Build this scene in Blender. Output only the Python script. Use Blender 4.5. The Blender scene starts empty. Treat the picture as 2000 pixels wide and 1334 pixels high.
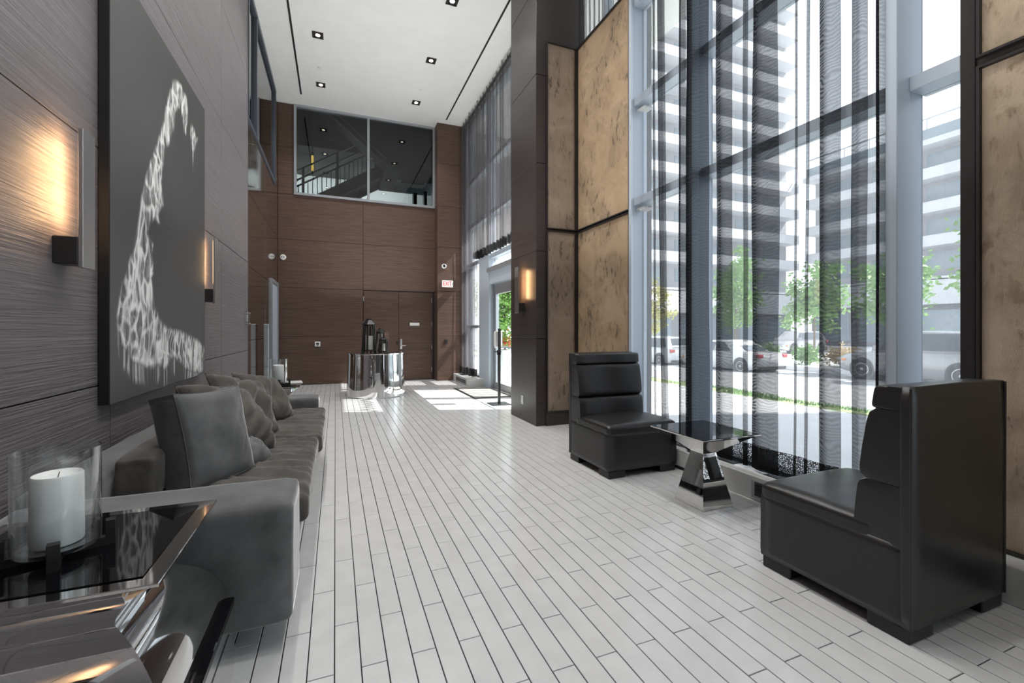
import bpy, bmesh, math, random
import numpy as np
from mathutils import Vector, Matrix, noise
random.seed(7)
PI = math.pi
SC = bpy.context.scene
COL = SC.collection

# ------------------------------------------------------------------ camera, sky, sun, exposure
F_PX, YAW, EYE = 867.0, math.atan2(345, 867), 1.22
cam = bpy.data.cameras.new('camera'); camo = bpy.data.objects.new('camera', cam); COL.objects.link(camo)
cam.sensor_width = 36.0; cam.lens = F_PX / 2000 * 36.0
cam.shift_x = 0.0; cam.shift_y = -24 / 2000
cam.clip_start = 0.02; cam.clip_end = 400
camo.location = (0, 0, EYE); camo.rotation_euler = (PI / 2, 0, -YAW)
SC.camera = camo

w = bpy.data.worlds.new('world'); SC.world = w; w.use_nodes = True
nt = w.node_tree; nt.nodes.clear()
out = nt.nodes.new('ShaderNodeOutputWorld'); bg = nt.nodes.new('ShaderNodeBackground')
tc = nt.nodes.new('ShaderNodeTexCoord'); sx = nt.nodes.new('ShaderNodeSeparateXYZ'); rp = nt.nodes.new('ShaderNodeValToRGB')
nt.links.new(tc.outputs['Generated'], sx.inputs[0]); nt.links.new(sx.outputs['Z'], rp.inputs[0])
rp.color_ramp.elements[0].position = 0.0; rp.color_ramp.elements[0].color = (0.90, 0.93, 0.96, 1)
rp.color_ramp.elements[1].position = 0.75; rp.color_ramp.elements[1].color = (0.84, 0.89, 0.96, 1)
SKY = 2.7
bg.inputs['Strength'].default_value = SKY
nt.links.new(rp.outputs[0], bg.inputs['Color']); nt.links.new(bg.outputs[0], out.inputs[0])

sun = bpy.data.lights.new('sun', 'SUN'); suno = bpy.data.objects.new('sun', sun); COL.objects.link(suno)
sun.energy = 20.0; sun.angle = math.radians(0.6); sun.color = (1.0, 0.95, 0.88)
suno.location = (20, -6, 25)
suno.rotation_euler = Vector((-1.0, 0.33, -1.2)).to_track_quat('-Z', 'Y').to_euler()

vs = SC.view_settings
vs.view_transform = 'Standard'; vs.look = 'None'; vs.gamma = 1.0; vs.use_curve_mapping = False
vs.exposure = 0.42
DOWNLIGHT_W = 95.0
wash = bpy.data.lights.new('added_ceiling_fill', 'AREA'); wash.shape = 'RECTANGLE'; wash.size = 2.2; wash.size_y = 11.6; wash.energy = 128; wash.color = (1, .99, .97)  # added upward fill that brightens the ceiling; the room has no such fixture
washo = bpy.data.objects.new('added_ceiling_fill', wash); COL.objects.link(washo); washo.location = (.9, 4.3, 1.9); washo.rotation_euler = (PI, 0, 0)
cy = SC.cycles
cy.use_denoising = True; cy.denoising_prefilter = 'ACCURATE'
cy.max_bounces = 10; cy.diffuse_bounces = 4; cy.glossy_bounces = 5; cy.transmission_bounces = 8
cy.transparent_max_bounces = 72
cy.caustics_reflective = False; cy.caustics_refractive = False
cy.sample_clamp_indirect = 6.0

# ------------------------------------------------------------------ materials
MATS = {}
def mat(name, color=(.5, .5, .5), rough=.5, metal=0.0, spec=.5, coat=0.0, sheen=0.0, emit=None, estr=0.0, alpha=None):
    m = bpy.data.materials.new(name); m.use_nodes = True
    b = m.node_tree.nodes['Principled BSDF']
    b.inputs['Base Color'].default_value = (*color, 1); b.inputs['Roughness'].default_value = rough
    b.inputs['Metallic'].default_value = metal; b.inputs['Specular IOR Level'].default_value = spec
    b.inputs['Coat Weight'].default_value = coat; b.inputs['Coat Roughness'].default_value = .08
    if sheen:
        b.inputs['Sheen Weight'].default_value = sheen; b.inputs['Sheen Roughness'].default_value = .3
    if emit:
        b.inputs['Emission Color'].default_value = (*emit, 1); b.inputs['Emission Strength'].default_value = estr
    MATS[name] = m
    return m
def nodes(m): return m.node_tree.nodes, m.node_tree.links, m.node_tree.nodes['Principled BSDF']
def grain(m, scale, vec=(1, 1, 1), c1=None, c2=None, lo=.35, hi=.65, bump=0.0, dist=.002, detail=6, rand=True, rough=None, warp=0.0):
    """procedural streaks / mottling: noise on stretched object coordinates -> colour, relief"""
    N, L, b = nodes(m)
    t = N.new('ShaderNodeTexCoord'); mp = N.new('ShaderNodeMapping'); mp.inputs['Scale'].default_value = vec
    L.new(t.outputs['Object'], mp.inputs['Vector'])
    src = mp.outputs[0]
    if rand:
        oi = N.new('ShaderNodeObjectInfo'); ml = N.new('ShaderNodeMath'); ml.operation = 'MULTIPLY'; ml.inputs[1].default_value = 37.0
        L.new(oi.outputs['Random'], ml.inputs[0]); ad = N.new('ShaderNodeVectorMath'); ad.operation = 'ADD'
        L.new(src, ad.inputs[0]); L.new(ml.outputs[0], ad.inputs[1]); src = ad.outputs[0]
    n = N.new('ShaderNodeTexNoise'); n.inputs['Scale'].default_value = scale; n.inputs['Detail'].default_value = detail
    n.inputs['Roughness'].default_value = .6; n.inputs['Distortion'].default_value = warp
    L.new(src, n.inputs['Vector'])
    if c1:
        r = N.new('ShaderNodeValToRGB'); e = r.color_ramp.elements
        e[0].position = lo; e[0].color = (*c1, 1); e[1].position = hi; e[1].color = (*c2, 1)
        L.new(n.outputs['Fac'], r.inputs[0]); L.new(r.outputs[0], b.inputs['Base Color'])
    if rough:
        mr = N.new('ShaderNodeMapRange'); mr.inputs['To Min'].default_value = rough[0]; mr.inputs['To Max'].default_value = rough[1]
        L.new(n.outputs['Fac'], mr.inputs['Value']); L.new(mr.outputs[0], b.inputs['Roughness'])
    if bump:
        bp = N.new('ShaderNodeBump'); bp.inputs['Strength'].default_value = bump; bp.inputs['Distance'].default_value = dist
        L.new(n.outputs['Fac'], bp.inputs['Height']); L.new(bp.outputs[0], b.inputs['Normal'])
    return m

grain(mat('wood_left', rough=.42), 1.0, (30, 1.8, 78), (.112, .099, .105), (.188, .168, .176), .3, .7, .9, .010, 4, warp=.5)
grain(mat('wood_back', rough=.5), 1.0, (2.2, 2.2, 60), (.058, .032, .022), (.128, .074, .052), .32, .68, .25, .003, 6, warp=.4)
grain(mat('wood_column', rough=.36), 1.0, (2.0, 2.0, 60), (.034, .026, .024), (.058, .046, .043), .3, .7, .25, .003, 5, warp=.4)
grain(mat('wood_gloss', rough=.06, spec=.9, coat=.7), 1.0, (2.2, 2.2, 50), (.030, .019, .013), (.060, .036, .024), .3, .7)
mat('joint_black', (.012, .011, .011), .8)
grain(mat('tile', rough=.17, spec=.55), 6.0, (1, 1, 1), (.60, .60, .602), (.67, .67, .672), .3, .7, .05, .0006, 4, rough=(.13, .24))
mat('grout', (.018, .017, .017), .9)
grain(mat('plaster_white', rough=.55), 3.0, (1, 1, 1), (.82, .82, .81), (.85, .85, .84), rand=False)
mat('black_slot', (.006, .006, .006), .8)
mat('white_plastic', (.78, .78, .77), .4)
mat('black_plastic', (.015, .015, .016), .35)
mat('dark_grey', (.03, .032, .034), .6)
mat('alu', (.42, .44, .47), .35, .6)
mat('alu_dark', (.10, .115, .14), .4, .5)
mat('alu_blue', (.54, .61, .69), .45, .2)
mat('bronze', (.05, .045, .045), .4, .5)
mat('brushed', (.55, .55, .55), .35, 1.0)
mat('chrome', (.86, .85, .84), .035, 1.0)
mat('chrome_dark', (.60, .57, .55), .04, 1.0)
mat('black_glass', (.004, .004, .005), .03, spec=.45)
grain(mat('leather', rough=.36, spec=.55), 90.0, (1, 1, 1), (.015, .014, .0135), (.022, .020, .019), .3, .7, .12, .001, 4, rough=(.27, .42))
grain(mat('velvet', rough=.85, spec=.2, sheen=1.0), 7.0, (1, 1, 1), (.088, .088, .089), (.150, .150, .152), .3, .7, .18, .004, 6)
grain(mat('velvet_brown', rough=.85, spec=.2, sheen=.55), 7.0, (1, 1, 1), (.060, .054, .049), (.102, .092, .083), .3, .7, .2, .004, 6)
mat('wood_black', (.014, .013, .013), .4)
mat('wax', (.90, .89, .87), .5)
grain(mat('stone_ledge', rough=.35), 4.0, (1, 1, 1), (.55, .55, .54), (.63, .63, .62), rand=False)
mat('paper', (.85, .85, .84), .6)
mat('red_sign', (.62, .012, .012), .4, emit=(1, .02, .02), estr=.12)
mat('sign_white', (.85, .84, .82), .4, emit=(1, 1, 1), estr=.12)
mat('lamp_glow', (1, 1, 1), .5, emit=(1.0, .86, .70), estr=14)
mat('sconce_glow', (1, 1, 1), .5, emit=(1.0, .62, .30), estr=4)
mat('amber_glow', (1, .6, .1), .5, emit=(1.0, .60, .12), estr=2.2)
grain(mat('mat_weave', rough=.95), 30.0, (1, 6, 1), (.17, .16, .145), (.30, .28, .26), .3, .7, .3, .004)
# hide panels: mottled beige with fine scuffs and darker smudges
def hide_mat(name, c1, c2, c3, bump):
    m = grain(mat(name, rough=.85), 2.6, (1, 1, 1), c1, c2, .3, .7, 0, .004, 8, rand=True)
    N, L, b = nodes(m)
    ramp = [n for n in N if n.type == 'VALTORGB'][0]
    oi = N.new('ShaderNodeObjectInfo'); sc = N.new('ShaderNodeMath'); sc.operation = 'MULTIPLY'; sc.inputs[1].default_value = 50; L.new(oi.outputs['Random'], sc.inputs[0])
    t = N.new('ShaderNodeTexCoord')
    def nz(scale, rot, freq, detail, dist, lo, hi):
        mp = N.new('ShaderNodeMapping'); mp.inputs['Scale'].default_value = scale; mp.inputs['Rotation'].default_value = rot
        ad = N.new('ShaderNodeVectorMath'); ad.operation = 'ADD'; n2 = N.new('ShaderNodeTexNoise'); n2.inputs['Scale'].default_value = freq; n2.inputs['Detail'].default_value = detail
        n2.inputs['Roughness'].default_value = .7; n2.inputs['Distortion'].default_value = dist
        L.new(t.outputs['Object'], mp.inputs[0]); L.new(mp.outputs[0], ad.inputs[0]); L.new(sc.outputs[0], ad.inputs[1]); L.new(ad.outputs[0], n2.inputs['Vector'])
        r = N.new('ShaderNodeMapRange'); r.inputs['From Min'].default_value = lo; r.inputs['From Max'].default_value = hi; L.new(n2.outputs['Fac'], r.inputs['Value'])
        return n2, r
    scr, rs_ = nz((12, 12, 4), (.6, .5, 0), 1.6, 7, .4, .53, .62)          # short slanting scratches
    smu, rm = nz((1, 1, 1), (0, 0, 0), 2.0, 5, .6, .44, .60)               # smudged areas where scratches gather
    ml = N.new('ShaderNodeMath'); ml.operation = 'MULTIPLY'; L.new(rs_.outputs[0], ml.inputs[0]); L.new(rm.outputs[0], ml.inputs[1])
    ad2 = N.new('ShaderNodeMath'); ad2.operation = 'MULTIPLY_ADD'; ad2.inputs[1].default_value = .30; ad2.use_clamp = True; L.new(rm.outputs[0], ad2.inputs[0]); L.new(ml.outputs[0], ad2.inputs[2])
    mx = N.new('ShaderNodeMix'); mx.data_type = 'RGBA'
    L.new(ad2.outputs[0], mx.inputs['Factor']); L.new(ramp.outputs[0], mx.inputs['A']); mx.inputs['B'].default_value = (*c3, 1)
    L.new(mx.outputs['Result'], b.inputs['Base Color'])
    bp = N.new('ShaderNodeBump'); bp.inputs['Strength'].default_value = bump; bp.inputs['Distance'].default_value = .012
    L.new(scr.outputs['Fac'], bp.inputs['Height']); L.new(bp.outputs[0], b.inputs['Normal'])
    return m
hide_mat('hide', (.29, .225, .165), (.40, .32, .245), (.13, .105, .075), .5)
hide_mat('hide_warm', (.40, .275, .165), (.51, .37, .24), (.14, .105, .07), .5)
hide_mat('hide_fur', (.38, .295, .20), (.62, .49, .36), (.28, .20, .125), 1.0)

def clear_glass(name, tint, f0=.04, power=5.0, haze=0.0):
    m = bpy.data.materials.new(name); m.use_nodes = True; N = m.node_tree.nodes; L = m.node_tree.links; N.clear()
    o = N.new('ShaderNodeOutputMaterial'); t = N.new('ShaderNodeBsdfTransparent'); g = N.new('ShaderNodeBsdfGlossy'); mx = N.new('ShaderNodeMixShader')
    lw = N.new('ShaderNodeLayerWeight'); lw.inputs['Blend'].default_value = .5
    pw = N.new('ShaderNodeMath'); pw.operation = 'POWER'; pw.inputs[1].default_value = power; L.new(lw.outputs['Facing'], pw.inputs[0])
    fr = N.new('ShaderNodeMath'); fr.operation = 'MULTIPLY_ADD'; fr.inputs[1].default_value = 1 - f0; fr.inputs[2].default_value = f0; L.new(pw.outputs[0], fr.inputs[0])   # Schlick reflectance
    t.inputs[0].default_value = (*tint, 1); g.inputs['Roughness'].default_value = .01; g.inputs[0].default_value = (1, 1, 1, 1)
    L.new(fr.outputs[0], mx.inputs[0]); L.new(t.outputs[0], mx.inputs[1]); L.new(g.outputs[0], mx.inputs[2])
    last = mx.outputs[0]
    if haze:
        d = N.new('ShaderNodeBsdfTranslucent'); d.inputs[0].default_value = (.9, .92, .95, 1); m2 = N.new('ShaderNodeMixShader'); m2.inputs[0].default_value = haze
        L.new(last, m2.inputs[1]); L.new(d.outputs[0], m2.inputs[2]); last = m2.outputs[0]
    L.new(last, o.inputs[0]); MATS[name] = m; return m
clear_glass('window_glass', (.76, .78, .80), haze=.09)
clear_glass('inner_glass', (.42, .46, .46))
clear_glass('thin_glass', (.95, .965, .965), .07, 2.6)
clear_glass('door_glass', (.80, .84, .85))
clear_glass('lantern_glass', (.93, .93, .92))

def sheer(name, opacity, col, trans, lace=False, moire=False):
    m = bpy.data.materials.new(name); m.use_nodes = True; N = m.node_tree.nodes; L = m.node_tree.links; N.clear()
    o = N.new('ShaderNodeOutputMaterial'); tp = N.new('ShaderNodeBsdfTransparent'); d = N.new('ShaderNodeBsdfDiffuse'); tl = N.new('ShaderNodeBsdfTranslucent')
    d.inputs[0].default_value = (*col, 1); tl.inputs[0].default_value = (*trans, 1)
    a = N.new('ShaderNodeMixShader'); a.inputs[0].default_value = .5; b = N.new('ShaderNodeMixShader'); b.inputs[0].default_value = opacity
    L.new(d.outputs[0], a.inputs[1]); L.new(tl.outputs[0], a.inputs[2]); L.new(tp.outputs[0], b.inputs[1]); L.new(a.outputs[0], b.inputs[2])
    # a thread screen closes up when looked through at a slant: opacity = 1 - (1 - o)^(1 / cos)
    lw = N.new('ShaderNodeLayerWeight'); lw.inputs['Blend'].default_value = .5
    c1 = N.new('ShaderNodeMath'); c1.operation = 'SUBTRACT'; c1.inputs[0].default_value = 1.0; L.new(lw.outputs['Facing'], c1.inputs[1])
    c2 = N.new('ShaderNodeMath'); c2.operation = 'MAXIMUM'; c2.inputs[1].default_value = .06; L.new(c1.outputs[0], c2.inputs[0])
    c3 = N.new('ShaderNodeMath'); c3.operation = 'DIVIDE'; c3.inputs[0].default_value = 1.0; L.new(c2.outputs[0], c3.inputs[1])
    c4 = N.new('ShaderNodeMath'); c4.operation = 'POWER'; c4.inputs[0].default_value = 1 - opacity; L.new(c3.outputs[0], c4.inputs[1])
    c5 = N.new('ShaderNodeMath'); c5.operation = 'SUBTRACT'; c5.inputs[0].default_value = 1.0; L.new(c4.outputs[0], c5.inputs[1]); L.new(c5.outputs[0], b.inputs[0])
    t = N.new('ShaderNodeTexCoord')
    if moire:   # watered pattern of two woven layers lying on each other
        wv_ = N.new('ShaderNodeTexWave'); wv_.bands_direction = 'Z'; wv_.inputs['Scale'].default_value = 13; wv_.inputs['Distortion'].default_value = 16; wv_.inputs['Detail'].default_value = 1.5; wv_.inputs['Detail Scale'].default_value = .6
        L.new(t.outputs['Object'], wv_.inputs['Vector'])
        mm = N.new('ShaderNodeMapRange'); mm.inputs['To Min'].default_value = .94; mm.inputs['To Max'].default_value = 1.05; L.new(wv_.outputs['Fac'], mm.inputs['Value'])
        m5 = N.new('ShaderNodeMath'); m5.operation = 'MULTIPLY'; m5.use_clamp = True; L.new(c5.outputs[0], m5.inputs[0]); L.new(mm.outputs[0], m5.inputs[1]); L.new(m5.outputs[0], b.inputs[0])
    if lace:
        v = N.new('ShaderNodeTexVoronoi'); v.feature = 'DISTANCE_TO_EDGE'; v.inputs['Scale'].default_value = 78
        L.new(t.outputs['Object'], v.inputs['Vector'])
        mr = N.new('ShaderNodeMapRange'); mr.inputs['From Min'].default_value = .10; mr.inputs['From Max'].default_value = .22
        mr.inputs['To Min'].default_value = .97; mr.inputs['To Max'].default_value = opacity
        L.new(v.outputs['Distance'], mr.inputs['Value']); L.new(mr.outputs[0], b.inputs[0])
    L.new(b.outputs[0], o.inputs[0]); MATS[name] = m; return m
sheer('sheer_black', .10, (.018, .019, .023), (.025, .026, .031))
sheer('sheer_pleat', .68, (.018, .019, .023), (.02, .021, .026), moire=True)
sheer('sheer_hem', .30, (.012, .012, .014), (.02, .02, .022), lace=True)
sheer('sheer_grey', .26, (.045, .043, .047), (.22, .195, .20))
sheer('sheer_grey_hem', .80, (.02, .02, .02), (.04, .04, .04))

# outside
grain(mat('asphalt', rough=.9), 3.0, (1, 1, 1), (.27, .27, .275), (.34, .34, .345), rand=False)
grain(mat('concrete', rough=.9), 2.0, (1, 1, 1), (.68, .68, .68), (.76, .76, .76), rand=False)
grain(mat('turf', rough=.95), 2.2, (1, 1, 1), (.12, .24, .045), (.40, .33, .21), .46, .62, .6, .05, 8, rand=False)
grain(mat('facade_white', rough=.8), 1.0, (1, 1, 1), (.50, .51, .525), (.55, .56, .575), rand=False)
mat('facade_grey', (.30, .30, .315), .8)
mat('facade_dark', (.17, .17, .18), .8)
mat('far_glass', (.20, .25, .28), .08, spec=.8)
mat('car_white', (.80, .81, .82), .2, coat=.8)
mat('car_silver', (.34, .34, .35), .25, .4, coat=.8)
mat('car_glass', (.06, .075, .09), .05, spec=.9)
mat('car_trim', (.03, .03, .032), .5)
mat('rubber', (.02, .02, .021), .8)
mat('rim_metal', (.55, .55, .56), .3, .8)
mat('tail_red', (.55, .03, .03), .25)
mat('amber_lens', (.8, .22, .04), .25)
mat('plate_white', (.75, .75, .75), .5)
mat('bark', (.16, .12, .09), .9)
def leafmat(name, c1, c2):
    m = grain(mat(name, rough=.6), 5.0, (1, 1, 1), c1, c2, .3, .7, rand=False)
    return m
leafmat('leaf_green', (.11, .26, .045), (.24, .42, .10))
leafmat('leaf_yellow', (.34, .34, .07), (.46, .42, .13))
mat('flower_red', (.75, .05, .06), .6)
mat('wheat', (.55, .42, .22), .9)

# ------------------------------------------------------------------ mesh helpers
class MB:
    """collects shapes into one bmesh"""
    def __init__(s): s.bm = bmesh.new()
    def _xf(s, vs, M):
        if M is not None: bmesh.ops.transform(s.bm, matrix=M, verts=vs)
    def box(s, x0, x1, y0, y1, z0, z1, bev=0.0, seg=1, M=None):
        r = bmesh.ops.create_cube(s.bm, size=1.0); vs = r['verts']
        for v in vs: v.co = Vector(((x0 + x1) / 2 + v.co.x * (x1 - x0), (y0 + y1) / 2 + v.co.y * (y1 - y0), (z0 + z1) / 2 + v.co.z * (z1 - z0)))
        if bev:
            es = list({e for v in vs for e in v.link_edges})
            rr = bmesh.ops.bevel(s.bm, geom=es, offset=bev, segments=seg, profile=.5, affect='EDGES')
            vs = list({v for f in rr['faces'] for v in f.verts} | {v for v in vs if v.is_valid})
        s._xf(vs, M); return s
    def loft(s, rings, caps=True, closed=False):
        V = [[s.bm.verts.new(p) for p in r] for r in rings]; n = len(V[0])
        pairs = list(zip(V[:-1], V[1:])) + ([(V[-1], V[0])] if closed else [])
        for a, b in pairs:
            for i in range(n):
                try: s.bm.faces.new((a[i], a[(i + 1) % n], b[(i + 1) % n], b[i]))
                except ValueError: pass
        if caps and not closed:
            for r in (V[0], V[-1]):
                try: s.bm.faces.new(r)
                except ValueError: pass
        return s
    def lathe(s, prof, seg=32, c=(0, 0, 0), M=None, a0=0.0, caps=True):
        rings = []
        for r, z in prof:
            ring = [Vector((c[0] + r * math.cos(a0 + 2 * PI * k / seg), c[1] + r * math.sin(a0 + 2 * PI * k / seg), c[2] + z)) for k in range(seg)]
            rings.append([M @ p if M is not None else p for p in ring])
        return s.loft(rings, caps)
    def square(s, prof, c=(0, 0, 0)):
        rings = [[(c[0] + a * h, c[1] + b * h, c[2] + z) for a, b in ((-1, -1), (1, -1), (1, 1), (-1, 1))] for h, z in prof]
        return s.loft(rings)
    def tube(s, pts, r, seg=8):
        pts = [Vector(p) for p in pts]; rings = []
        for i, p in enumerate(pts):
            d = (pts[min(i + 1, len(pts) - 1)] - pts[max(i - 1, 0)]).normalized()
            u = d.cross(Vector((0, 0, 1)) if abs(d.z) < .95 else Vector((1, 0, 0))).normalized(); v = d.cross(u)
            rr = r[i] if isinstance(r, (list, tuple)) else r
            rings.append([p + (u * math.cos(2 * PI * k / seg) + v * math.sin(2 * PI * k / seg)) * rr for k in range(seg)])
        return s.loft(rings)
    def prism(s, poly, axis, a, b):
        def P(q, t): return {'x': (t, q[0], q[1]), 'y': (q[0], t, q[1]), 'z': (q[0], q[1], t)}[axis]
        return s.loft([[P(q, a) for q in poly], [P(q, b) for q in poly]])
    def grid(s, fn, nu, nv):
        V = [[s.bm.verts.new(fn(i / nu, j / nv)) for j in range(nv + 1)] for i in range(nu + 1)]
        for i in range(nu):
            for j in range(nv): s.bm.faces.new((V[i][j], V[i + 1][j], V[i + 1][j + 1], V[i][j + 1]))
        return s
    def mesh(s, name, m, smooth=False, recalc=True, angle=None):
        if recalc: bmesh.ops.recalc_face_normals(s.bm, faces=s.bm.faces[:])
        me = bpy.data.meshes.new(name)
        if smooth:
            for f in s.bm.faces: f.smooth = True
            if angle:
                for e in s.bm.edges:
                    if len(e.link_faces) == 2 and e.calc_face_angle(0) > angle: e.smooth = False
        s.bm.to_mesh(me); s.bm.free(); me.materials.append(MATS[m]); return me
    def build(s, name, m, parent=None, smooth=False, loc=(0, 0, 0), angle=.7, recalc=True):
        return link(name, s.mesh(name, m, smooth, recalc, angle), parent, loc)
def link(name, me, parent=None, loc=(0, 0, 0)):
    o = bpy.data.objects.new(name, me); COL.objects.link(o); o.location = loc
    if parent: o.parent = parent
    return o
def tag(o, label, cat, group=None, kind=None):
    o['label'] = label; o['category'] = cat
    if group: o['group'] = group
    if kind: o['kind'] = kind
    return o
def thing(name, label, cat, loc=(0, 0, 0), rz=0.0, group=None):
    o = bpy.data.objects.new(name, None); COL.objects.link(o); o.location = loc; o.rotation_euler = (0, 0, rz)
    o.empty_display_size = .1
    return tag(o, label, cat, group)
def struct(o, label=None):
    o['kind'] = 'structure'
    if label: o['label'] = label
    return o
def dup(root, loc, rz=None, label=None):
    r = root.copy(); COL.objects.link(r); r.location = loc
    if rz is not None: r.rotation_euler = (0, 0, rz)
    if label: r['label'] = label
    for ch in root.children:
        c = ch.copy(); COL.objects.link(c); c.parent = r
        for g in ch.children:
            d = g.copy(); COL.objects.link(d); d.parent = c
    return r
def text(body, size, m, parent, loc, rot, name='lettering', ext=.002):
    c = bpy.data.curves.new(name, 'FONT'); c.body = body; c.size = size; c.extrude = ext; c.align_x = 'CENTER'; c.align_y = 'CENTER'
    c.materials.append(MATS[m]); tmp = bpy.data.objects.new(name, c); COL.objects.link(tmp)
    me = bpy.data.meshes.new_from_object(tmp.evaluated_get(bpy.context.evaluated_depsgraph_get())); bpy.data.objects.remove(tmp)
    o = link(name, me, parent, loc); o.rotation_euler = rot; return o

WX, WZ = -1.13, 6.10          # left wall face, ceiling height
GX = 3.05                     # glass line
YB = 10.70                    # back wall face
# ------------------------------------------------------------------ floor with its tiles
floor = struct(MB().box(-1.5, 3.2, -4.2, 10.9, -.30, -.006).build('floor', 'grout'), 'pale floor of narrow tiles with dark joints')
TW, TL, GAP = .0903, .5452, .0042
def tile_mesh():
    b = MB(); x, y, c = TW / 2 - GAP / 2, TL / 2 - GAP / 2, .0012
    b.loft([[(-x, -y, -.008), (x, -y, -.008), (x, y, -.008), (-x, y, -.008)], [(-x, -y, -c), (x, -y, -c), (x, y, -c), (-x, y, -c)],
            [(-x + c, -y + c, 0), (x - c, -y + c, 0), (x - c, y - c, 0), (-x + c, y - c, 0)]])
    return b.mesh('floor_tile', 'tile')
tile_me = tile_mesh()
cells = []
for i in range(-13, 35):
    x = -.003 + (i + .5) * TW
    if x < -1.2 or x > 3.1: continue
    for j in range(-9, 17):
        y = 1.69 + (j + .5) * TL + (0 if i % 2 else TL / 2)
        if y - TL / 2 > 10.66: continue
        s, c = math.sin(YAW), math.cos(YAW)
        d = s * x + c * y; r = c * x - s * y
        vis = y + TL / 2 < 10.69 and d > 1.3 and abs(r / d) < 1.16 and not (x < -.2 and y < 5.6) and not (2.0 < x and 1.1 < y < 1.7) and x < 2.76
        cells.append((0 if vis else 1, d, x, y))
cells.sort()
near, rest = cells[:300], cells[300:]
for _, d, x, y in near:
    o = link('floor_tile', tile_me, floor, (x, y, random.uniform(-.0004, .0004)))
b = MB()
for _, d, x, y in rest:
    h, l, c = TW / 2 - GAP / 2, TL / 2 - GAP / 2, .0012
    e = min(y + l, 10.735); l, y = (e - (y - l)) / 2, (e + y - l) / 2
    b.loft([[(x - h, y - l, -.008), (x + h, y - l, -.008), (x + h, y + l, -.008), (x - h, y + l, -.008)],
            [(x - h, y - l, -c), (x + h, y - l, -c), (x + h, y + l, -c), (x - h, y + l, -c)],
            [(x - h + c, y - l + c, 0), (x + h - c, y - l + c, 0), (x + h - c, y + l - c, 0), (x - h + c, y + l - c, 0)]])
o = b.build('floor_tiles_far', 'tile', floor); o['kind'] = 'stuff'

# ------------------------------------------------------------------ ceiling
b = MB(); b.box(-1.5, 3.2, -4.2, 10.9, WZ, WZ + .3)
ceiling = struct(b.build('ceiling', 'plaster_white'), 'high white plaster ceiling')

def panels(parent, axis, plane, us, zs, m, t=.014, gap=.007, name='wood_panel', skip=(), flip=1):
    """panels on a wall: axis 'x' = wall facing +-X (u is Y), axis 'y' = wall facing -Y (u is X)"""
    for a, bb in zip(us[:-1], us[1:]):
        for z0, z1 in zip(zs[:-1], zs[1:]):
            um, zm = (a + bb) / 2, (z0 + z1) / 2
            if any(k[0] < um < k[1] and k[2] < zm < k[3] for k in skip): continue
            h = gap / 2; q = MB()
            if axis == 'x':
                q.box(-t / 2, t / 2, a + h - um, bb - h - um, z0 + h - zm, z1 - h - zm, .0015)
                loc = (plane - flip * t / 2, um, zm)
            else:
                q.box(a + h - um, bb - h - um, -t / 2, t / 2, z0 + h - zm, z1 - h - zm, .0015)
                loc = (um, plane + t / 2, zm)
            q.build(name, m, parent, loc=loc)

# ------------------------------------------------------------------ left wall: combed wood, then glossy dark panels with a high window
wall_left = struct(MB().box(-1.45, WX - .014, -4.2, 7.10, 0, WZ).build('wall_left', 'joint_black'), 'left wall of dark grey-brown combed wood panels')
panels(wall_left, 'x', WX, [-4.2, -1.98, .52, 3.03, 5.54, 7.10], [0, .93, 2.15, 3.44, 4.72, WZ], 'wood_left')
MB().box(-1.45, WX, 7.085, 7.102, 0, WZ).build('end_panel', 'wood_left', wall_left)
b = MB(); b.box(-1.45, WX - .034, 7.10, 10.9, 0, 4.2); b.box(-1.45, WX - .034, 10.2, 10.9, 4.2, WZ)
wall_gloss = struct(b.build('wall_side', 'joint_black'), 'glossy dark wood wall beyond the combed panels')
panels(wall_gloss, 'x', WX - .02, [7.10, 8.9, 10.72], [0, 1.06, 2.12, 3.165, 4.2], 'wood_gloss')
panels(wall_gloss, 'x', WX - .02, [10.2, 10.72], [4.2, 5.2, WZ], 'wood_gloss')
window_4 = struct(MB().box(-1.20, WX, 7.10, 10.20, 4.16, 4.22).build('window_4', 'alu_dark'), 'high interior window in the side wall')
for y in (7.10, 7.79, 10.10): MB().box(-1.20, WX + .01, y, y + .075, 4.22, WZ - .01).build('window_mullion', 'alu_dark', window_4)
MB().box(-1.20, WX + .01, 7.10, 10.20, WZ - .09, WZ - .001).build('window_head', 'alu_dark', window_4)
for y0, y1 in ((7.175, 7.79), (7.865, 10.10)): MB().box(-1.17, -1.16, y0, y1, 4.22, WZ - .09).build('pane', 'inner_glass', window_4)
b = MB(); b.box(-3.6, -3.4, 6.9, 10.9, 4.0, 6.4); b.box(-3.4, -1.45, 6.9, 10.9, 3.9, 4.0); b.box(-3.4, -1.45, 6.9, 7.05, 4.0, 6.4); b.box(-3.4, -1.45, 10.75, 10.9, 4.0, 6.4); b.box(-3.4, -1.45, 6.9, 10.9, 6.2, 6.4)
struct(b.build('wall_loft_side', 'dark_grey'))
# side door in the glossy wall
door_3 = struct(MB().box(-1.20, -1.12, 9.58, 9.64, 0, 2.2).build('door_3', 'alu'), 'aluminium framed door at the end of the glossy wall')
MB().box(-1.20, -1.12, 10.56, 10.62, 0, 2.2).build('door_jamb', 'alu', door_3)
MB().box(-1.20, -1.12, 9.64, 10.56, 2.13, 2.2).build('door_head', 'alu', door_3)
MB().box(-1.17, -1.14, 9.66, 10.54, .02, 2.12, .004).build('door_leaf', 'alu_blue', door_3)

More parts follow.
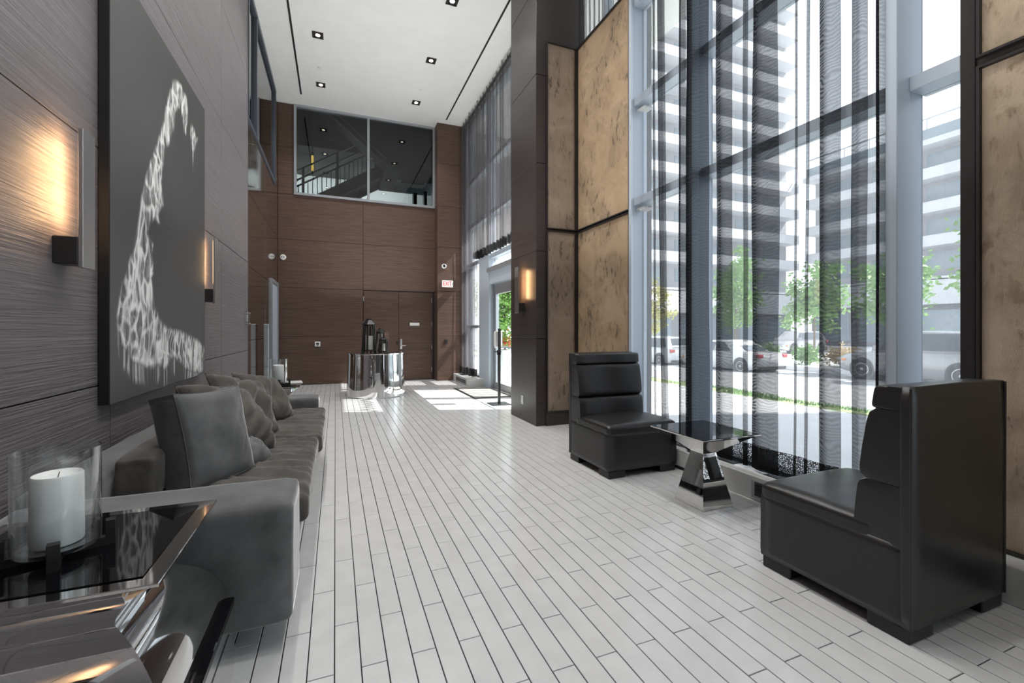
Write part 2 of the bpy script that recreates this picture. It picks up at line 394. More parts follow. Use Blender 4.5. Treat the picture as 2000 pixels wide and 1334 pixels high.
# ------------------------------------------------------------------ back wall
b = MB(); D0, D1, DH = .59, 2.19, 2.12
b.box(-1.5, D0, YB + .014, 10.9, 0, 4.14); b.box(D0, D1, YB + .014, 10.9, DH, 4.14); b.box(D1, 3.2, YB + .014, 10.9, 0, 4.14)
b.box(-1.5, -.835, YB + .014, 10.9, 4.14, WZ); b.box(2.235, 3.2, YB + .014, 10.9, 4.14, WZ)
wall_back = struct(b.build('wall_back', 'joint_black'), 'back wall of brown wood-grain panels')
ZR = [0, 1.06, 2.12, 3.165, 4.14]
panels(wall_back, 'y', YB, [-1.15, D0, D1 + .05], ZR, 'wood_back', skip=[(D0, D1 + .05, 0, DH)])
panels(wall_back, 'y', YB, [-1.15, -.835], [4.14, 5.15, WZ], 'wood_back')
pil = struct(MB().box(2.25, 2.98, 10.394, 10.9, 0, WZ).build('wall_pilaster', 'joint_black'), 'brown wood pilaster beside the back door')
panels(pil, 'y', 10.38, [2.235, 2.98], ZR + [5.15, WZ], 'wood_back')
panels(pil, 'x', 2.235, [10.38, 10.72], ZR + [5.15, WZ], 'wood_back', flip=-1)
# double door, recessed
door_1 = struct(MB().box(D0, D1, 10.83, 10.9, 0, DH).build('door_1', 'joint_black'), 'double wood door in the back wall')
for i, (a, bb) in enumerate(((D0 + .012, 1.387), (1.393, D1 - .012))):
    leaf = MB().box(a, bb, 10.735, 10.78, .008, DH - .012, .002).build('door_leaf', 'wood_back', door_1)
    for z in (.245, .79, 1.34, 1.92):
        x = a if i == 0 else bb
        MB().box(x - .012, x + .012, 10.722, 10.738, z - .055, z + .055, .003).build('hinge', 'brushed', leaf)
    if i == 1:
        q = MB(); q.box(1.415, 1.470, 10.715, 10.735, .748, .99, .01, 2); q.build('lock_plate', 'brushed', leaf, smooth=True)
        q = MB(); q.tube([(1.45, 10.715, .832), (1.45, 10.68, .832), (1.545, 10.68, .832)], .011); q.build('lever', 'brushed', leaf, smooth=True)
        sg = MB().box(1.65, 1.875, 10.729, 10.735, 1.305, 1.375).build('sign_plate', 'paper', leaf)
MB().box(D0, D1, 10.72, 10.83, DH - .012, DH + .0).build('door_head', 'joint_black', door_1)
MB().box(D1 - .01, D1 + .045, 10.72, 10.83, 0, DH).build('door_jamb', 'wood_back', door_1)
MB().box(D0, D1 + .05, 10.68, 10.75, 0, .008).build('threshold', 'alu', door_1)
tag(MB().box(1.335, 1.373, 10.72, 10.7345, .85, .94, .005).build('card_reader', 'black_plastic'), 'small black reader on the left door leaf beside the lock', 'card reader')

# upper interior window and the stair loft behind it
window_2 = struct(MB().box(-.835, 2.235, 10.66, 10.78, 4.14, 4.19).build('window_2', 'alu'), 'wide upper window to the stair landing')
for x in (-.835, .68, 2.185): MB().box(x, x + .05, 10.66, 10.78, 4.19, WZ - .05).build('window_mullion', 'alu', window_2)
MB().box(-.835, 2.235, 10.66, 10.78, WZ - .05, WZ).build('window_head', 'alu', window_2)
for a, bb in ((-.785, .68), (.73, 2.185)): MB().box(a, bb, 10.715, 10.723, 4.19, WZ - .05).build('pane', 'inner_glass', window_2)
b = MB(); b.box(-5, 5, 10.9, 15.6, 3.85, 3.98); b.box(-5, 5, 10.9, 15.6, 7.6, 7.8)
b.box(-5.2, -5, 10.9, 15.6, 3.85, 7.8); b.box(5, 5.2, 10.9, 15.6, 3.85, 7.8)
b.box(-5, 5, 10.86, 10.9, WZ, 7.8)
struct(b.build('wall_loft', 'dark_grey'), 'dark upper landing behind the window')
struct(MB().box(-5, 5, 15.5, 15.6, 3.98, 6.1).build('wall_loft_far', 'plaster_white'), 'white lower wall on the upper landing')
struct(MB().box(-5, 5, 13.0, 15.6, 6.1, 7.7).build('ceiling_loft', 'dark_grey'))
added_loft_fill = bpy.data.lights.new('added_loft_fill', 'AREA'); added_loft_fill.energy = 170; added_loft_fill.size = 5; added_loft_fill.size_y = .3; added_loft_fill.shape = 'RECTANGLE'  # added fill aimed at the white far wall, no fitting behind it
lo = bpy.data.objects.new('added_loft_fill', added_loft_fill); COL.objects.link(lo); lo.location = (0, 14.3, 6.05); lo.rotation_euler = (math.radians(35), 0, 0)
st = thing('staircase', 'black metal switchback staircase behind the upper window', 'staircase', (0, 0, 0))
def beam(parent, p, q, th, dep, m, name, y0, y1):
    p, q = Vector(p), Vector(q); d = (q - p).normalized(); n = Vector((-d.y, d.x))
    poly = [p - n * th / 2, q - n * th / 2, q + n * th / 2, p + n * th / 2]
    return MB().prism([(v.x, v.y) for v in poly], 'y', y0, y1).build(name, m, parent)
A0, A1 = (-1.35, 3.98), (1.30, 5.62)
beam(st, A0, A1, .30, 0, 'black_plastic', 'stringer', 12.55, 12.60); beam(st, A0, A1, .30, 0, 'black_plastic', 'stringer', 13.7, 13.75)
for k in range(11):
    t = (k + .5) / 11; x, z = A0[0] + t * (A1[0] - A0[0]), A0[1] + t * (A1[1] - A0[1]) + .05
    MB().box(x - .15, x + .15, 12.6, 13.7, z - .02, z + .02).build('tread', 'dark_grey', st)
for off in (.62, .78, 1.02): beam(st, (A0[0], A0[1] + off), (A1[0], A1[1] + off), .035, 0, 'black_plastic', 'handrail', 12.55, 12.59)
for k in range(24):
    t = (k + .3) / 24; x, z = A0[0] + t * (A1[0] - A0[0]), A0[1] + t * (A1[1] - A0[1])
    MB().box(x - .010, x + .010, 12.56, 12.58, z + .1, z + .64).build('baluster', 'black_plastic', st)
for t in (.22, .53, .9):
    x, z = A0[0] + t * (A1[0] - A0[0]), A0[1] + t * (A1[1] - A0[1])
    MB().box(x - .03, x + .03, 12.54, 12.60, z - .1, z + 1.03).build('newel', 'black_plastic', st)
B0, B1 = (1.42, 5.22), (-.55, 6.78)
beam(st, B0, B1, .10, 0, 'alu_dark', 'stringer', 11.5, 11.56)
beam(st, (B0[0] + .25, B0[1] + .25), (B1[0] + .25, B1[1] + .25), .5, 0, 'dark_grey', 'flight', 11.56, 12.5)
MB().box(1.2, 2.6, 11.5, 13.75, 5.35, 5.55).build('landing', 'dark_grey', st)
du = thing('duct', 'grey-green boxed duct under the stair landing, right half of the upper window', 'duct', (1.9, 12.6, 5.0))
b = MB(); b.prism([(-.45, .02), (.62, .02), (.75, .85), (-.12, .85)], 'y', -.05, .0); b.build('duct_face', 'alu_blue', du)
MB().prism([(-.22, .28), (.42, .28), (.47, .75), (-.05, .75)], 'y', -.07, -.05).build('duct_opening', 'dark_grey', du)
MB().box(.12, .22, -.1, .1, -1.02, .02).build('hanger', 'black_plastic', du); MB().box(.42, .50, -.1, .1, -1.02, .10).build('hanger', 'black_plastic', du)
pn = thing('pendant_lamp', 'amber tube pendant lamp glowing behind the upper window', 'lamp', (-.57, 13.0, 5.46))
MB().lathe([(.028, 0), (.03, .02), (.03, .38), (.028, .40)], 16).build('tube', 'amber_glow', pn, smooth=True)
MB().lathe([(.033, .40), (.033, .47), (.006, .48), (.006, 2.14)], 12).build('stem', 'black_plastic', pn, smooth=True)
ex2 = thing('exit_sign', 'red lit exit sign seen past the mullion of the upper window', 'sign', (.92, 12.3, 5.85))
MB().box(-.12, .12, 0, .05, -.09, .09, .01).build('housing', 'red_sign', ex2); MB().box(-.135, .135, .01, .045, -.11, .11).build('rim', 'sign_white', ex2)
MB().box(-.008, .008, .012, .030, .10, 1.75).build('stem', 'alu', ex2)

# ------------------------------------------------------------------ ceiling fittings
def ceil_label(x, y): return None
dl = thing('downlight', '', 'ceiling light', (0, 0, WZ), group='square recessed ceiling downlights')
b = MB(); s = .085
for a in ((-s, s, -s, -s + .018), (-s, s, s - .018, s), (-s, -s + .018, -s, s), (s - .018, s, -s, s)): b.box(a[0], a[1], a[2], a[3], -.012, .0)
b.build('trim_ring', 'bronze', dl); MB().box(-s + .018, s - .018, -s + .018, s - .018, -.004, -.001).build('baffle', 'black_slot', dl)
MB().lathe([(.034, -.010), (.034, -.005)], 16).build('lamp', 'lamp_glow', dl)
XL, YL = (-.27, 1.615), (9.64, 8.03, 6.46, 4.88, 3.3, 1.7)
names = {0: 'nearest the back wall', 1: 'second out from the back wall', 2: 'third out from the back wall', 3: 'fourth out from the back wall', 4: 'fifth out from the back wall', 5: 'sixth out from the back wall', 6: 'above the near black chair'}
first = True
for ix, x in enumerate(XL):
    for iy, y in enumerate(YL + ((.1,) if ix else ())):
        side = 'beside the left ceiling slot' if ix == 0 else 'beside the right ceiling slot'
        lab = 'square recessed downlight %s, %s' % (side, names.get(iy, 'above the seating, out of the picture')) 
        if first: o = dl; o.location = (x, y, WZ); o['label'] = lab; first = False
        else: o = dup(dl, (x, y, WZ), None, lab)
        L = bpy.data.lights.new('downlight_beam', 'SPOT'); L.energy = DOWNLIGHT_W; L.spot_size = math.radians(110); L.spot_blend = .8; L.color = (1.0, .98, .95); L.shadow_soft_size = .05
        lo = bpy.data.objects.new('downlight_beam', L); COL.objects.link(lo); lo.location = (x, y, WZ - .03)
for x, lab in ((-.66, 'long black linear slot diffuser along the left of the ceiling'), (2.40, 'long black linear slot diffuser near the curtains')):
    o = thing('slot_diffuser', lab, 'air diffuser', (x, 3.0, WZ - .001), group='linear ceiling slots')
    MB().box(-.016, .016, -6.5, 7.18, -.004, -.001).build('slot', 'black_slot', o)
    b = MB(); b.box(-.026, -.016, -6.5, 7.19, -.006, 0); b.box(.016, .026, -6.5, 7.19, -.006, 0); b.build('flange', 'white_plastic', o)
sp = thing('ceiling_speaker', 'round off-white ceiling speaker at the top edge near the left slot', 'speaker', (-.26, 6.55, WZ))
MB().lathe([(.10, 0), (.10, -.012), (.085, -.018), (.08, -.012)], 32).build('rim', 'white_plastic', sp, smooth=True); MB().lathe([(.078, -.014), (.001, -.020)], 32).build('grille', 'stone_ledge', sp, smooth=True)
for (x, y, lab) in ((-.27, 9.03, 'tiny flush white sprinkler cap between the two left downlights'), (1.63, 9.09, 'tiny flush white sprinkler cap between the two right downlights'), (.63, 6.5, 'tiny sprinkler cap midway across the ceiling at the top edge')):
    tag(MB().lathe([(.04, 0), (.04, -.008), (.03, -.012)], 20, (x, y, WZ)).build('sprinkler_cap', 'white_plastic', smooth=True), lab, 'sprinkler', 'ceiling sprinkler caps')

# ------------------------------------------------------------------ right side: hide panels, column, window wall
wall_front = struct(MB().box(-1.5, 3.3, -4.5, -4.2, 0, WZ).build('wall_front', 'wood_left'))
added_window = struct(MB().box(2.97, 3.10, -4.2, -.12, .10, .20).build('added_window', 'alu_dark'), 'added unseen window bay beside the camera, letting daylight onto the sofa side')  # bay added out of view to let daylight reach the sofa side
for y in (-4.2, -2.8, -1.5, -.17): MB().box(2.90, 3.08, y, y + .055, .17, WZ).build('mullion_fin', 'alu_blue', added_window)
for z in (2.57, 4.67, WZ - .05): MB().box(2.95, 3.09, -4.2, -.12, z - .04, z + .04).build('transom', 'alu_blue', added_window)
for y0, y1 in ((-4.14, -2.8), (-2.74, -1.5), (-1.44, -.17)): MB().box(3.045, 3.057, y0, y1, .2, WZ - .09).build('pane', 'door_glass', added_window)
wall_right = struct(MB().box(2.945, 3.2, -.115, 1.19, 0, WZ).build('wall_right', 'wood_column'), 'right wall behind the near hide panels')
b = MB(); b.box(2.945, 3.2, 3.93, 5.06, 0, 4.85); col_wall = struct(b.build('wall_bay', 'joint_black'))
column = struct(MB().box(2.354, 3.05, 5.074, 5.906, 0, WZ).build('column', 'joint_black'), 'dark wood clad column between the window bays')
CZ = [0, 1.10, 2.205, 3.315, 4.425, 5.53, WZ]
panels(column, 'x', 2.34, [5.06, 5.92], CZ, 'wood_column', flip=-1)
panels(column, 'y', 5.06, [2.34, 2.95], CZ, 'wood_column')
MB().box(2.354, 3.05, 5.906, 5.92, 0, WZ).build('end_panel', 'wood_column', column)
MB().box(2.47, 2.90, 5.035, 5.060, 0, .16).build('skirting', 'wood_column', column)

def hide_panel(name, label, m, axis, plane, u0, u1, z0, z1, amp=.006, nu=26, nv=44):

    um, zm = (u0 + u1) / 2, (z0 + z1) / 2; hu, hz = (u1 - u0) / 2, (z1 - z0) / 2
    b = MB()
    fr = .012
    def bx(q, a, bb, c, d, w0, w1):
        if axis == 'x': q.box(-w1, -w0, a, bb, c, d)
        else: q.box(a, bb, -w1, -w0, c, d)
    bx(b, -hu, hu, -hz, -hz + fr, 0, .03); bx(b, -hu, hu, hz - fr, hz, 0, .03); bx(b, -hu, -hu + fr, -hz + fr, hz - fr, 0, .03); bx(b, hu - fr, hu, -hz + fr, hz - fr, 0, .03)
    bx(b, -hu + fr, hu - fr, -hz + fr, hz - fr, 0, .006)
    # the root is the Empty-like frame
    nonlocal_mesh = b.mesh('frame', 'bronze')


    root = thing(name, label, 'wall panel', (plane, um, zm) if axis == 'x' else (um, plane, zm), 0, 'framed hide wall panels')
    link('frame', nonlocal_mesh, root)
    sd = random.uniform(0, 50)
    def P(a, c):
        u = -hu + fr + .002 + a * (2 * hu - 2 * fr - .004); z = -hz + fr + .002 + c * (2 * hz - 2 * fr - .004)
        e = min(a, 1 - a, c, 1 - c); edge = min(1, e * 14)
        d = .008 + edge * (.012 + amp * noise.fractal(Vector((u * 3.5 + sd, z * 3.5, sd)), 1.0, 2.0, 4))
        return (-d, u, z) if axis == 'x' else (u, -d, z)
    MB().grid(P, nu, nv).build('hide', m, root, smooth=True, angle=None)
    return root
hide_panel('hide_panel', 'narrow upper beige hide panel facing the room beside the column', 'hide', 'y', 5.055, 2.475, 2.895, 2.49, 4.85)
hide_panel('hide_panel', 'narrow lower beige hide panel behind the upright black chair', 'hide', 'y', 5.055, 2.475, 2.895, .165, 2.47)
hide_panel('hide_panel', 'wide upper scuffed tan hide panel next to the window jamb', 'hide_warm', 'x', 2.93, 3.93, 5.035, 2.49, 4.85)
hide_panel('hide_panel', 'wide lower tan hide panel behind the far black chair', 'hide_warm', 'x', 2.93, 3.93, 5.035, .165, 2.47)
hide_panel('hide_panel', 'large lower furry tan hide panel behind the near black chair', 'hide_fur', 'x', 2.93, -.10, 1.175, .175, 2.50, amp=.016, nu=50, nv=70)
hide_panel('hide_panel', 'upper furry tan hide panel above the near chair at the window edge', 'hide_fur', 'x', 2.93, -.10, 1.175, 2.54, 4.85, amp=.016, nu=40, nv=60)

# big street window (near bay)
window_1 = struct(MB().box(2.97, 3.10, 1.19, 3.93, .10, .20).build('window_1', 'alu_dark'), 'tall street window with grey aluminium mullions')
def fin(parent, y, x0=2.82, z0=.173): MB().box(x0, 3.06, y, y + .055, z0, WZ, .003).build('mullion_fin', 'alu_blue', parent)
fin(window_1, 1.46); fin(window_1, 2.95)
MB().box(2.90, 3.10, 3.885, 3.93, .173, WZ).build('jamb', 'alu_blue', window_1); MB().box(2.93, 3.10, 1.19, 1.245, .173, WZ).build('jamb', 'bronze', window_1)
bays = ((1.245, 1.46), (1.515, 2.95), (3.005, 3.885))
for a, bb in bays:
    for z in (2.57, 3.62, 4.67): MB().box(2.93, 3.09, a, bb, z - .045, z + .035, .003).build('transom', 'alu_blue', window_1)
    MB().box(2.95, 3.09, a, bb, WZ - .1, WZ).build('transom', 'alu_blue', window_1)
    for z0, z1 in ((.20, 2.525), (2.605, 3.575), (3.655, 4.625), (4.705, WZ - .1)):
        MB().box(3.045, 3.057, a, bb, z0, z1).build('pane', 'window_glass', window_1)
for z in (2.50, 3.545):
    o = thing('window_bracket', 'small white bracket on the window jamb, %s of two' % ('lower' if z < 3 else 'upper'), 'bracket', (3.0, 3.80, z), 0, 'white window brackets')
    MB().box(-.03, .03, -.02, .085, -.02, .0).build('arm', 'white_plastic', o); MB().box(-.05, .05, -.07, .02, -.045, -.02, .004).build('pad', 'white_plastic', o)
window_5 = struct(MB().box(2.97, 3.10, 3.93, 5.06, 4.85, 4.92).build('window_5', 'alu_dark'), 'clerestory glazing above the hide panels')
MB().box(3.045, 3.057, 3.93, 5.06, 4.92, WZ).build('pane', 'window_glass', window_5)
fin(window_5, 4.45, 2.97, 4.92)

# entrance bay
window_3 = struct(MB().box(2.93, 3.10, 9.00, 10.39, .10, .20).build('window_3', 'alu_dark'), 'entrance bay glazing with aluminium frames')
for y in (8.62, 10.3): MB().box(2.92, 3.10, y, y + .09, .173 if y > 9 else 0, WZ).build('mullion_fin', 'alu_blue', window_3)
MB().box(2.92, 3.10, 8.71, 9.28, 0, 2.9).build('side_panel', 'alu_blue', window_3)
MB().box(2.95, 3.10, 5.92, 6.0, 0, WZ).build('jamb', 'alu_blue', window_3)
for z in (2.72, 3.62, 4.67, WZ - .05): MB().box(2.95, 3.10, 6.0, 10.3, z - .05, z + .04).build('transom', 'alu_blue', window_3)
MB().box(2.95, 3.10, 9.28, 10.3, 1.25, 1.31).build('transom', 'alu_blue', window_3)
for a, bb in ((6.0, 7.25), (7.25, 8.62), (8.71, 10.3)):
    for z0, z1 in ((2.76, 3.57), (3.66, 4.62), (4.71, WZ - .1)): MB().box(3.045, 3.057, a, bb, z0, z1).build('pane', 'window_glass', window_3)
MB().box(3.045, 3.057, 9.28, 10.3, .20, 1.25).build('pane', 'window_glass', window_3); MB().box(3.045, 3.057, 9.28, 10.3, 1.31, 2.67).build('pane', 'window_glass', window_3)
for y in (7.22, 8.62): pass
door_2 = struct(MB().box(2.93, 3.12, 6.0, 8.62, 2.14, 2.44, .01).build('door_2', 'alu_blue'), 'glazed double entrance door with silver frames')
MB().box(2.88, 3.12, 6.0, 8.66, 2.38, 2.47, .008).build('header_cap', 'alu', door_2)
MB().box(3.045, 3.057, 6.0, 8.62, 2.47, 2.67).build('pane', 'window_glass', door_2)
MB().box(2.98, 3.12, 8.575, 8.62, 0, 2.14).build('door_jamb', 'alu', door_2)
for a, bb in ((7.30, 8.57), (6.02, 7.29)):
    lf = MB().box(3.02, 3.07, a, a + .10, .01, 2.13).build('door_stile', 'alu', door_2)
    MB().box(3.02, 3.07, bb - .10, bb, .01, 2.13).build('door_stile', 'alu', door_2)
    MB().box(3.02, 3.07, a + .1, bb - .1, .01, .15).build('door_rail', 'alu', door_2); MB().box(3.02, 3.07, a + .1, bb - .1, 1.93, 2.13).build('door_rail', 'alu', door_2)
    MB().box(3.04, 3.05, a + .1, bb - .1, .15, 1.93).build('pane', 'door_glass', door_2)
    q = MB(); q.tube([(3.0, a + .08, .88), (3.0, bb - .08, .88)], .014); q.box(2.985, 3.03, bb - .12, bb - .07, .84, .92); q.box(2.985, 3.03, a + .06, a + .12, .84, .92); q.build('push_bar', 'alu', door_2)

# window ledges with vents
ledge = struct(MB().box(2.775, 3.04, -4.2, 2.95, 0, .173, .004).build('trim_1', 'stone_ledge'), 'low pale heating ledge under the street window')
MB().box(2.775, 3.04, 2.95, 3.93, .03, .173, .004).build('ledge_end', 'stone_ledge', ledge); MB().box(2.785, 3.03, 2.95, 3.93, 0, .03).build('ledge_base', 'bronze', ledge)
for y0, y1 in ((2.56, 2.92), (1.78, 2.30), (3.05, 3.4)):
    g = MB().box(2.86, 2.985, y0, y1, .173, .176).build('vent', 'dark_grey', ledge)
    q = MB()
    for k in range(5): q.box(2.868 + k * .025, 2.878 + k * .025, y0 + .01, y1 - .01, .176, .180)
    q.build('louvre', 'alu_dark', g)
for y0, y1 in ((1.72, 2.32), (.38, .96)):
    g = MB().box(2.766, 2.775, y0, y1, .03, .145).build('vent', 'alu', ledge); q = MB()
    for k in range(6): q.box(2.760, 2.766, y0 + .03, y1 - .03, .043 + k * .016, .050 + k * .016)
    q.box(2.765, 2.7665, y0 + .03, y1 - .03, .04, .138); q.build('louvre', 'dark_grey', g)
ledge2 = struct(MB().box(2.62, 3.04, 8.96, 10.38, 0, .165, .004).build('trim_2', 'stone_ledge'), 'low pale ledge under the entrance curtain')
g = MB().box(2.612, 2.62, 9.25, 10.1, .03, .13).build('vent', 'alu', ledge2); q = MB()
for k in range(5): q.box(2.606, 2.612, 9.28, 10.07, .043 + k * .016, .050 + k * .016)
q.build('louvre', 'dark_grey', g)
MB().box(2.70, 2.90, 9.9, 10.25, .165, .169).build('vent', 'dark_grey', ledge2)

# ------------------------------------------------------------------ curtains
def curtain(name, label, path, z0, z1, hem, m, mh, group, wob=.010, nz=14, lean=0.0):
    root = thing(name, label, 'curtain', (path[0][0], path[0][1], z0), 0, group)
    ox, oy = path[0]
    # smooth the plan path
    pts = [Vector((p[0], p[1])) for p in path]; fine = []
    for i in range(len(pts) - 1):
        p0, p1, p2, p3 = pts[max(i - 1, 0)], pts[i], pts[i + 1], pts[min(i + 2, len(pts) - 1)]
        n = max(2, min(10, int((p2 - p1).length / .03) + 2))
        for k in range(n):
            t = k / n
            fine.append(.5 * ((2 * p1) + (p2 - p0) * t + (2 * p0 - 5 * p1 + 4 * p2 - p3) * t * t + (3 * p1 - p0 - 3 * p2 + p3) * t ** 3))
    fine.append(pts[-1])
    def P(i, zz):
        p = fine[i]; h = (zz - z0) / (z1 - z0)
        k = (1 - h) ** 1.5
        dx = wob * k * noise.noise(Vector((p.y * 3.0, zz * .8, 3.3))) ; dy = wob * 1.5 * noise.noise(Vector((p.y * 1.1, zz * .6, 9.1)))
        return (p.x + dx - ox, p.y + dy - oy, zz - z0)
    def ribbon(za, zb, n):
        q = MB(); V = [[q.bm.verts.new(P(i, za + (zb - za) * j / n)) for j in range(n + 1)] for i in range(len(fine))]
        for i in range(len(fine) - 1):
            for j in range(n): q.bm.faces.new((V[i][j], V[i + 1][j], V[i + 1][j + 1], V[i][j + 1]))
        return q
    ribbon(z0 + hem, z1, nz).build('fabric', m, root, smooth=True, angle=None, recalc=False)
    if hem: ribbon(z0, z0 + hem, 2).build('hem', mh, root, smooth=True, angle=None, recalc=False)
    return root
def wavy(y0, y1, x0):
    n = max(4, int(abs(y1 - y0) / .09)); return [(x0 + .012 * math.sin(k * 1.9) , y0 + (y1 - y0) * k / n) for k in range(n + 1)]
def pleat_strips(root, bands, x0, z0, z1):
    """gathered pleats: several folds lying on each other, each pleat one bowed strip standing proud of the cloth"""
    ox, oy, oz = root.location
    for a, bb, lean, dep in bands:
        w = a - bb; seed = a * 13.7
        def P(u, v):
            z = z0 + (z1 - z0) * v; sway = lean * (1 - v) ** 2 + .006 * noise.noise(Vector((seed, z * .9, 0)))
            ww = w * (1 + .12 * noise.noise(Vector((seed + 5, z * .7, 1.0))))
            return (x0 - .018 - dep * math.sin(PI * u) + .003 * math.sin(9 * u + seed) - ox, (a + bb) / 2 + ww * (.5 - u) + sway - oy, z - oz)
        MB().grid(lambda u, v: tuple(Vector(P(u, v * .029)) + Vector((-.003, 0, 0))), 10, 2).build('pleat_hem', 'sheer_grey_hem', root, smooth=True, angle=None, recalc=False)
        MB().grid(P, 10, 16).build('pleat', 'sheer_pleat', root, smooth=True, angle=None, recalc=False)
# (upper edge Y, lower edge Y, lean at the hem, bow depth)
bands_a = [(3.525, 3.495, -.03, .006), (3.46, 3.36, -.07, .012), (3.165, 3.08, 0, .02)]
bands_b = [(3.065, 2.82, 0, .10), (2.747, 2.583, 0, .02), (2.487, 2.443, 0, .015), (2.41, 2.195, 0, .028), (2.070, 2.052, .02, .006), (1.992, 1.965, .03, .006), (1.915, 1.785, 0, .02), (1.718, 1.634, .01, .016), (1.580, 1.495, 0, .09)]
G = 'black sheer curtains'
ca_ = curtain('sheer_curtain', 'black sheer curtain at the left part of the street window beside the hide panel', wavy(3.86, 3.08, 2.90), .19, 6.02, .17, 'sheer_black', 'sheer_hem', G)
cb_ = curtain('sheer_curtain', 'wide black sheer curtain across the middle of the street window behind the small table', wavy(3.07, 1.515, 2.90), .19, 6.02, .17, 'sheer_black', 'sheer_hem', G)
pleat_strips(ca_, bands_a, 2.90, .195, 6.02); pleat_strips(cb_, bands_b, 2.90, .195, 6.02)
def pleats(y0, y1, x, amp, pitch):
    n = int(abs(y1 - y0) / pitch * 2); p = []
    for i in range(n + 1):
        y = y0 + (y1 - y0) * i / n
        p.append((x + amp * (1 if i % 2 else -1) * random.uniform(.7, 1.2), y + random.uniform(-.2, .2) * pitch))
    return p
curtain('sheer_curtain', 'grey curtain strip above the hide panels at the ceiling', pleats(5.03, 3.95, 2.99, .035, .10), 4.86, 6.04, 0, 'sheer_grey', 'sheer_grey_hem', G, nz=6)
curtain('sheer_curtain', 'long grey pleated sheer curtain hanging to the ledge by the pilaster', pleats(10.32, 9.36, 2.84, .085, .15), .175, 6.03, .16, 'sheer_grey', 'sheer_grey_hem', G)
curtain('sheer_curtain', 'short grey pleated sheer curtain ending above the entrance door', pleats(9.33, 5.98, 2.84, .075, .19), 2.74, 6.03, .14, 'sheer_grey', 'sheer_grey_hem', G, nz=10)
tr = thing('curtain_track', 'black curtain track under the ceiling along the glass', 'curtain track', (2.86, 0, 6.03))
MB().box(-.02, .02, 5.95, 10.36, 0, .03).build('rail', 'black_plastic', tr); MB().box(.02, .06, 1.25, 3.9, 0, .03).build('rail', 'black_plastic', tr)
q = MB()
for k in range(44): q.box(-.012, .012, 5.99 + k * .1, 6.03 + k * .1, -.025, 0)
q.build('glides', 'black_plastic', tr)['kind'] = 'stuff'

# ------------------------------------------------------------------ sofa
def smooth_noise_disp(bm, amp, freq, seed, only_up=False):
    for v in bm.verts:
        n = noise.fractal(v.co * freq + Vector((seed, seed * .7, 0)), 1.0, 2.0, 4)
        v.co += v.normal * n * amp
def softbox(x0, x1, y0, y1, z0, z1, r, m, name, parent, puff=.0, amp=.0, freq=5, seed=1, cuts=10, ridge=None, M=None):
    b = MB(); bm = b.bm; bmesh.ops.create_cube(bm, size=2.0)
    bmesh.ops.subdivide_edges(bm, edges=bm.edges[:], cuts=cuts, use_grid_fill=True)
    hx, hy, hz = (x1 - x0) / 2, (y1 - y0) / 2, (z1 - z0) / 2; c = Vector(((x0 + x1) / 2, (y0 + y1) / 2, (z0 + z1) / 2))
    for v in bm.verts:
        p = v.co.copy()
        u = Vector((p.x * hx, p.y * hy, p.z * hz))
        inner = Vector((max(-hx + r, min(hx - r, u.x)), max(-hy + r, min(hy - r, u.y)), max(-hz + r, min(hz - r, u.z))))
        d = u - inner
        if d.length > 1e-6: u = inner + d.normalized() * min(r, d.length if max(abs(p.x), abs(p.y), abs(p.z)) < .999 else r)
        if puff:
            k = (1 - p.x ** 2) * (1 - p.y ** 2)
            u.z += math.copysign(puff * k ** .6, p.z) if abs(p.z) > .999 else puff * k * p.z
        if ridge:
            if p.z > .5: u.z += ridge * noise.ridged_multi_fractal(Vector((u.x * 2.2 + seed, u.y * 8 + u.x * 2.5, seed)), 1.0, 2.0, 3, .8, 2.0) * .5
        v.co = u
    bm.normal_update()
    if amp: smooth_noise_disp(bm, amp, freq, seed)
    for v in bm.verts: v.co += c
    if M is not None: bmesh.ops.transform(bm, matrix=M, verts=bm.verts[:])
    return b.build(name, m, parent, smooth=True, angle=None)
sofa = thing('sofa', 'long grey velvet sofa against the left wall under the grey canvas print', 'sofa', (-.64, 3.43, 0))
def S_(x): return x + .64
def T_(y): return y - 3.43
softbox(S_(-1.11), S_(-.17), T_(2.15), T_(4.75), .10, .335, .02, 'velvet', 'base', sofa, cuts=8)
softbox(S_(-1.11), S_(-.15), T_(1.875), T_(2.24), .10, .56, .035, 'velvet', 'armrest', sofa, amp=.003, freq=4, cuts=16, seed=3)
softbox(S_(-1.11), S_(-.15), T_(4.70), T_(5.0), .10, .56, .035, 'velvet', 'armrest', sofa, amp=.003, freq=4, cuts=16, seed=5)
softbox(S_(-1.11), S_(-.91), T_(2.2), T_(4.75), .10, .615, .05, 'velvet', 'backrest', sofa, amp=.006, freq=3, cuts=18, seed=8)
softbox(S_(-.92), S_(-.115), T_(2.25), T_(3.485), .325, .445, .035, 'velvet_brown', 'seat_cushion', sofa, puff=.012, amp=.005, freq=6, cuts=64, seed=2, ridge=.05)
softbox(S_(-.92), S_(-.085), T_(3.49), T_(4.69), .325, .445, .035, 'velvet_brown', 'seat_cushion', sofa, puff=.012, amp=.005, freq=6, cuts=64, seed=12, ridge=.05)
for x in (-1.06, -.40):
    for y in (2.12, 4.8): MB().box(S_(x) - .03, S_(x) + .03, T_(y) - .03, T_(y) + .03, 0, .105, .004).build('foot', 'wood_black', sofa)

